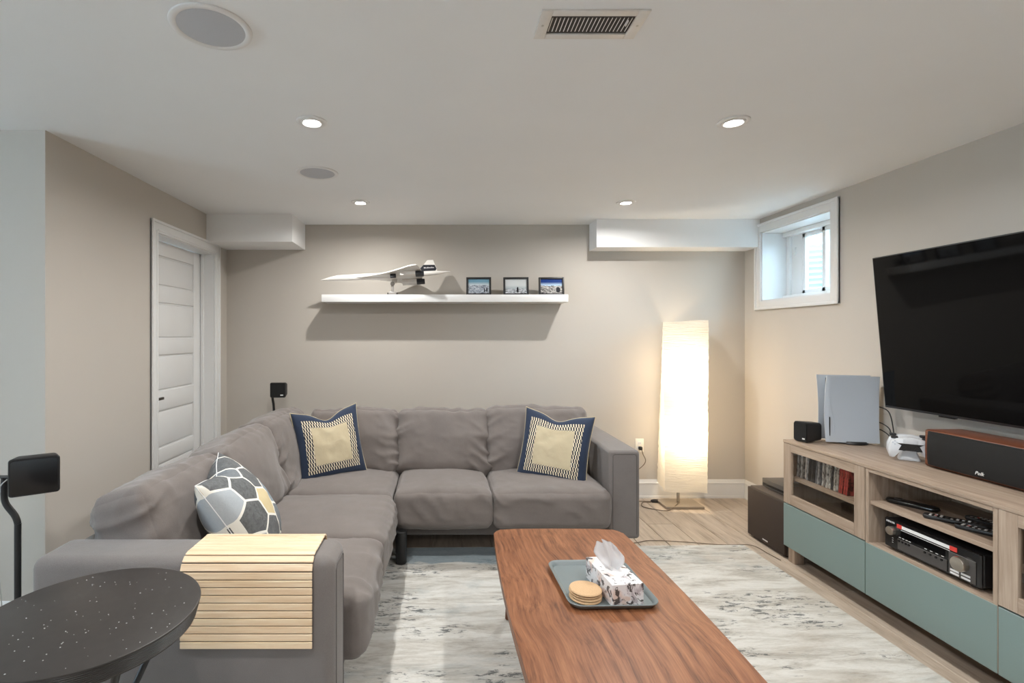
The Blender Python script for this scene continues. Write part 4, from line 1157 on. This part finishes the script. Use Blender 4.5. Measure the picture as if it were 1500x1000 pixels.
# controllers on a charging dock
def controller(px, py, label, rz):
    t = thing('game_controller', label, 'game controller', (px, py, ZK+.0), (0, 0, rz), 'white game controllers on the charging dock')
    # front faces local -y, grips hang down
    bm = bmesh.new()
    def ring(y, s):
        pts = [(-.052, .112), (-.02, .118), (.02, .118), (.052, .112), (.072, .098), (.082, .070), (.084, .035), (.078, .016), (.066, .014), (.052, .034), (.040, .050), (.0, .052), (-.040, .050), (-.052, .034), (-.066, .014), (-.078, .016), (-.084, .035), (-.082, .070), (-.072, .098)]
        return [(x*s, y, .066+(z-.066)*s) for x, z in pts]
    add_loft(bm, [ring(-.020, .90), ring(-.012, .985), ring(0, 1), ring(.012, .985), ring(.022, .88)])
    bmesh.ops.subdivide_edges(bm, edges=[], cuts=0)
    b = finish(bm, 'shell', 'white_plastic', t, 60)
    bm = bmesh.new(); add_prism(bm, [(-.045, -.0195, .055), (.045, -.0195, .055), (.034, -.0195, .080), (.05, -.0195, .090), (-.05, -.0195, .090), (-.034, -.0195, .080)], (0, -.0025, 0)); finish(bm, 'black_plate', 'black', b, 0)
    for s in (-1, 1):
        lathe('thumbstick', [(0, 0), (.007, 0), (.007, .008), (.011, .010), (.011, .014), (0, .013)], 'black', b, 20, (s*.025, -.020, .066), (PI/2, 0, 0))
        for dx, dz in ((0, .008), (0, -.008), (.008, 0), (-.008, 0)):
            lathe('button', [(0, 0), (.0035, 0), (.0035, .003), (0, .003)], 'ps_white', b, 10, (s*.058+dx, -.0185, .092+dz), (PI/2, 0, 0))
        box('bumper', (s*.058-.014, -.004, .108), (s*.058+.014, .018, .121), 'black', b, .004)
    box('touchpad', (-.028, -.0215, .088), (.028, -.0185, .112), 'white_plastic', b, .002)
    return t
dk_ = thing('charging_dock', 'white controller charging dock on the media bench', 'charging dock', (2.395, 2.60, ZK), (0, 0, D(-38)))
bm = bmesh.new(); add_loft(bm, [rr3(.085, .075, .01, 0), rr3(.082, .072, .01, .01), rr3(.055, .02, .006, .048)]); finish(bm, 'dock_body', 'white_plastic', dk_)
nrm = Vector((math.sin(D(-38)), -math.cos(D(-38)), 0))
controller(2.395+nrm.x*.058, 2.60+nrm.y*.058, 'white game controller facing the room on the charging dock', D(-38))
controller(2.395-nrm.x*.058, 2.60-nrm.y*.058, 'white game controller on the wall side of the charging dock', D(142))
# centre speaker
cs = thing('center_speaker', 'black-grille centre speaker in reddish wood cabinet on the bench', 'speaker', (2.345, 2.19, ZK))
cl, chh, cd = .58, .178, .20
bm = bmesh.new(); add_box(bm, (.012, -cl/2, 0), (cd, cl/2, chh), .012, 3); finish(bm, 'cabinet', 'cherry', cs)
bm = bmesh.new()
prf = [(.013, .010), (-.004, .014), (-.012, .04), (-.014, chh/2), (-.012, chh-.045), (-.002, chh-.012), (.013, chh-.006)]
A = [Vector((a, -cl/2+.012, z)) for a, z in prf]
ringsN = []
for t in [0, .01, .03, .06, .15, .5, .85, .94, .97, .99, 1]:
    k = 1-max(0, 1-min(t, 1-t)/.05)**2*.9
    ringsN.append([Vector((.013+(a-.013)*k, -cl/2+.022+t*(cl-.044), z)) for a, z in prf])
R_ = [[bm.verts.new(q) for q in r] for r in ringsN]
for A, B in zip(R_, R_[1:]):
    for k in range(len(A)-1): bm.faces.new((A[k], A[k+1], B[k+1], B[k]))
bm.faces.new(R_[0]); bm.faces.new(R_[-1][::-1])
for A, B in zip(R_, R_[1:]): bm.faces.new((A[0], B[0], B[-1], A[-1]))
gr = finish(bm, 'grille', 'grille', cs, 40)
text_mesh('brand_lettering', 'Polk', .021, 'print_white', gr, frame_mat((-.0138, .01, .034), (0, -1, 0), (0, 0, 1)), .0012, .3)

# subwoofer and flat box on it
sb = thing('subwoofer', 'dark brown cube subwoofer on the floor beside the cabinets', 'subwoofer', (2.31, 3.32, 0))
box('enclosure', (-.172, -.19, .012), (.19, .19, .343), 'subbody', sb, .006)
g_ = box('grille', (-.192, -.188, .014), (-.172, .188, .338), 'subfront', sb, .006)
box('logo', (-.1935, -.03, .035), (-.1915, .022, .043), 'silver', g_, 0)
for xx in (-.15, .15):
    for yy in (-.15, .15): lathe('foot', [(0, 0), (.02, 0), (.022, .013), (0, .013)], 'rubber', sb, 16, (xx, yy, 0))
dv = thing('set_top_box', 'flat dark grey box lying on the subwoofer', 'media box', (2.345, 3.315, .3435))
box('case', (-.14, -.17, .004), (.13, .17, .058), 'dvr', dv, .004)
box('front_strip', (-.1415, -.16, .016), (-.1395, .16, .030), 'black_gloss', dv, 0)
for xx in (-.11, .10):
    for yy in (-.14, .14): lathe('foot', [(0, 0), (.012, 0), (.012, .005), (0, .005)], 'rubber', dv, 12, (xx, yy, 0))
# speaker cable on the floor
tube_ = tube('speaker_cable', [(1.10, 3.40, .004), (1.27, 3.36, .004), (1.40, 3.40, .004), (1.60, 3.38, .004), (1.85, 3.33, .004), (2.03, 3.325, .004), (2.06, 3.20, .004), (2.075, 3.10, .004)], .0022, 'wire', None, 6)
tag(tube_, 'thin brown cable lying on the floor along the rug', 'cable')

# ------------------------------------------------------------------ television
tvx0, tvx1 = 2.402, 2.474       # screen plane at top and bottom edge
tz0, tz1 = Z_at(596, 2.83), Z_at(378, 2.83)
ty0, ty1 = 1.375, 2.83
up = Vector((tvx0-tvx1, 0, tz1-tz0)); hgt = up.length
tvm = frame_mat(((tvx0+tvx1)/2, (ty0+ty1)/2, (tz0+tz1)/2), (0, -1, 0), up)
tv = thing('television', 'large black flat television tilted on the right wall', 'television', tvm.translation)
tv.rotation_euler = tvm.to_euler()
w = ty1-ty0
box('bezel', (-w/2, -hgt/2, -.028), (w/2, hgt/2, -.0005), 'black', tv, .003)
box('screen', (-w/2+.006, -hgt/2+.012, -.002), (w/2-.006, hgt/2-.006, .0006), 'tv', tv, 0)
box('rear_housing', (-w*.32, -hgt*.32, -.052), (w*.32, hgt*.28, -.026), 'black', tv, .01)
box('wall_mount', (-.2, -.16, -.085), (.2, .16, -.05), 'black_metal', tv, .002)
box('indicator_lens', (-w/2+.30, -hgt/2-.008, -.02), (-w/2+.38, -hgt/2+.006, -.002), 'black_gloss', tv, .003)
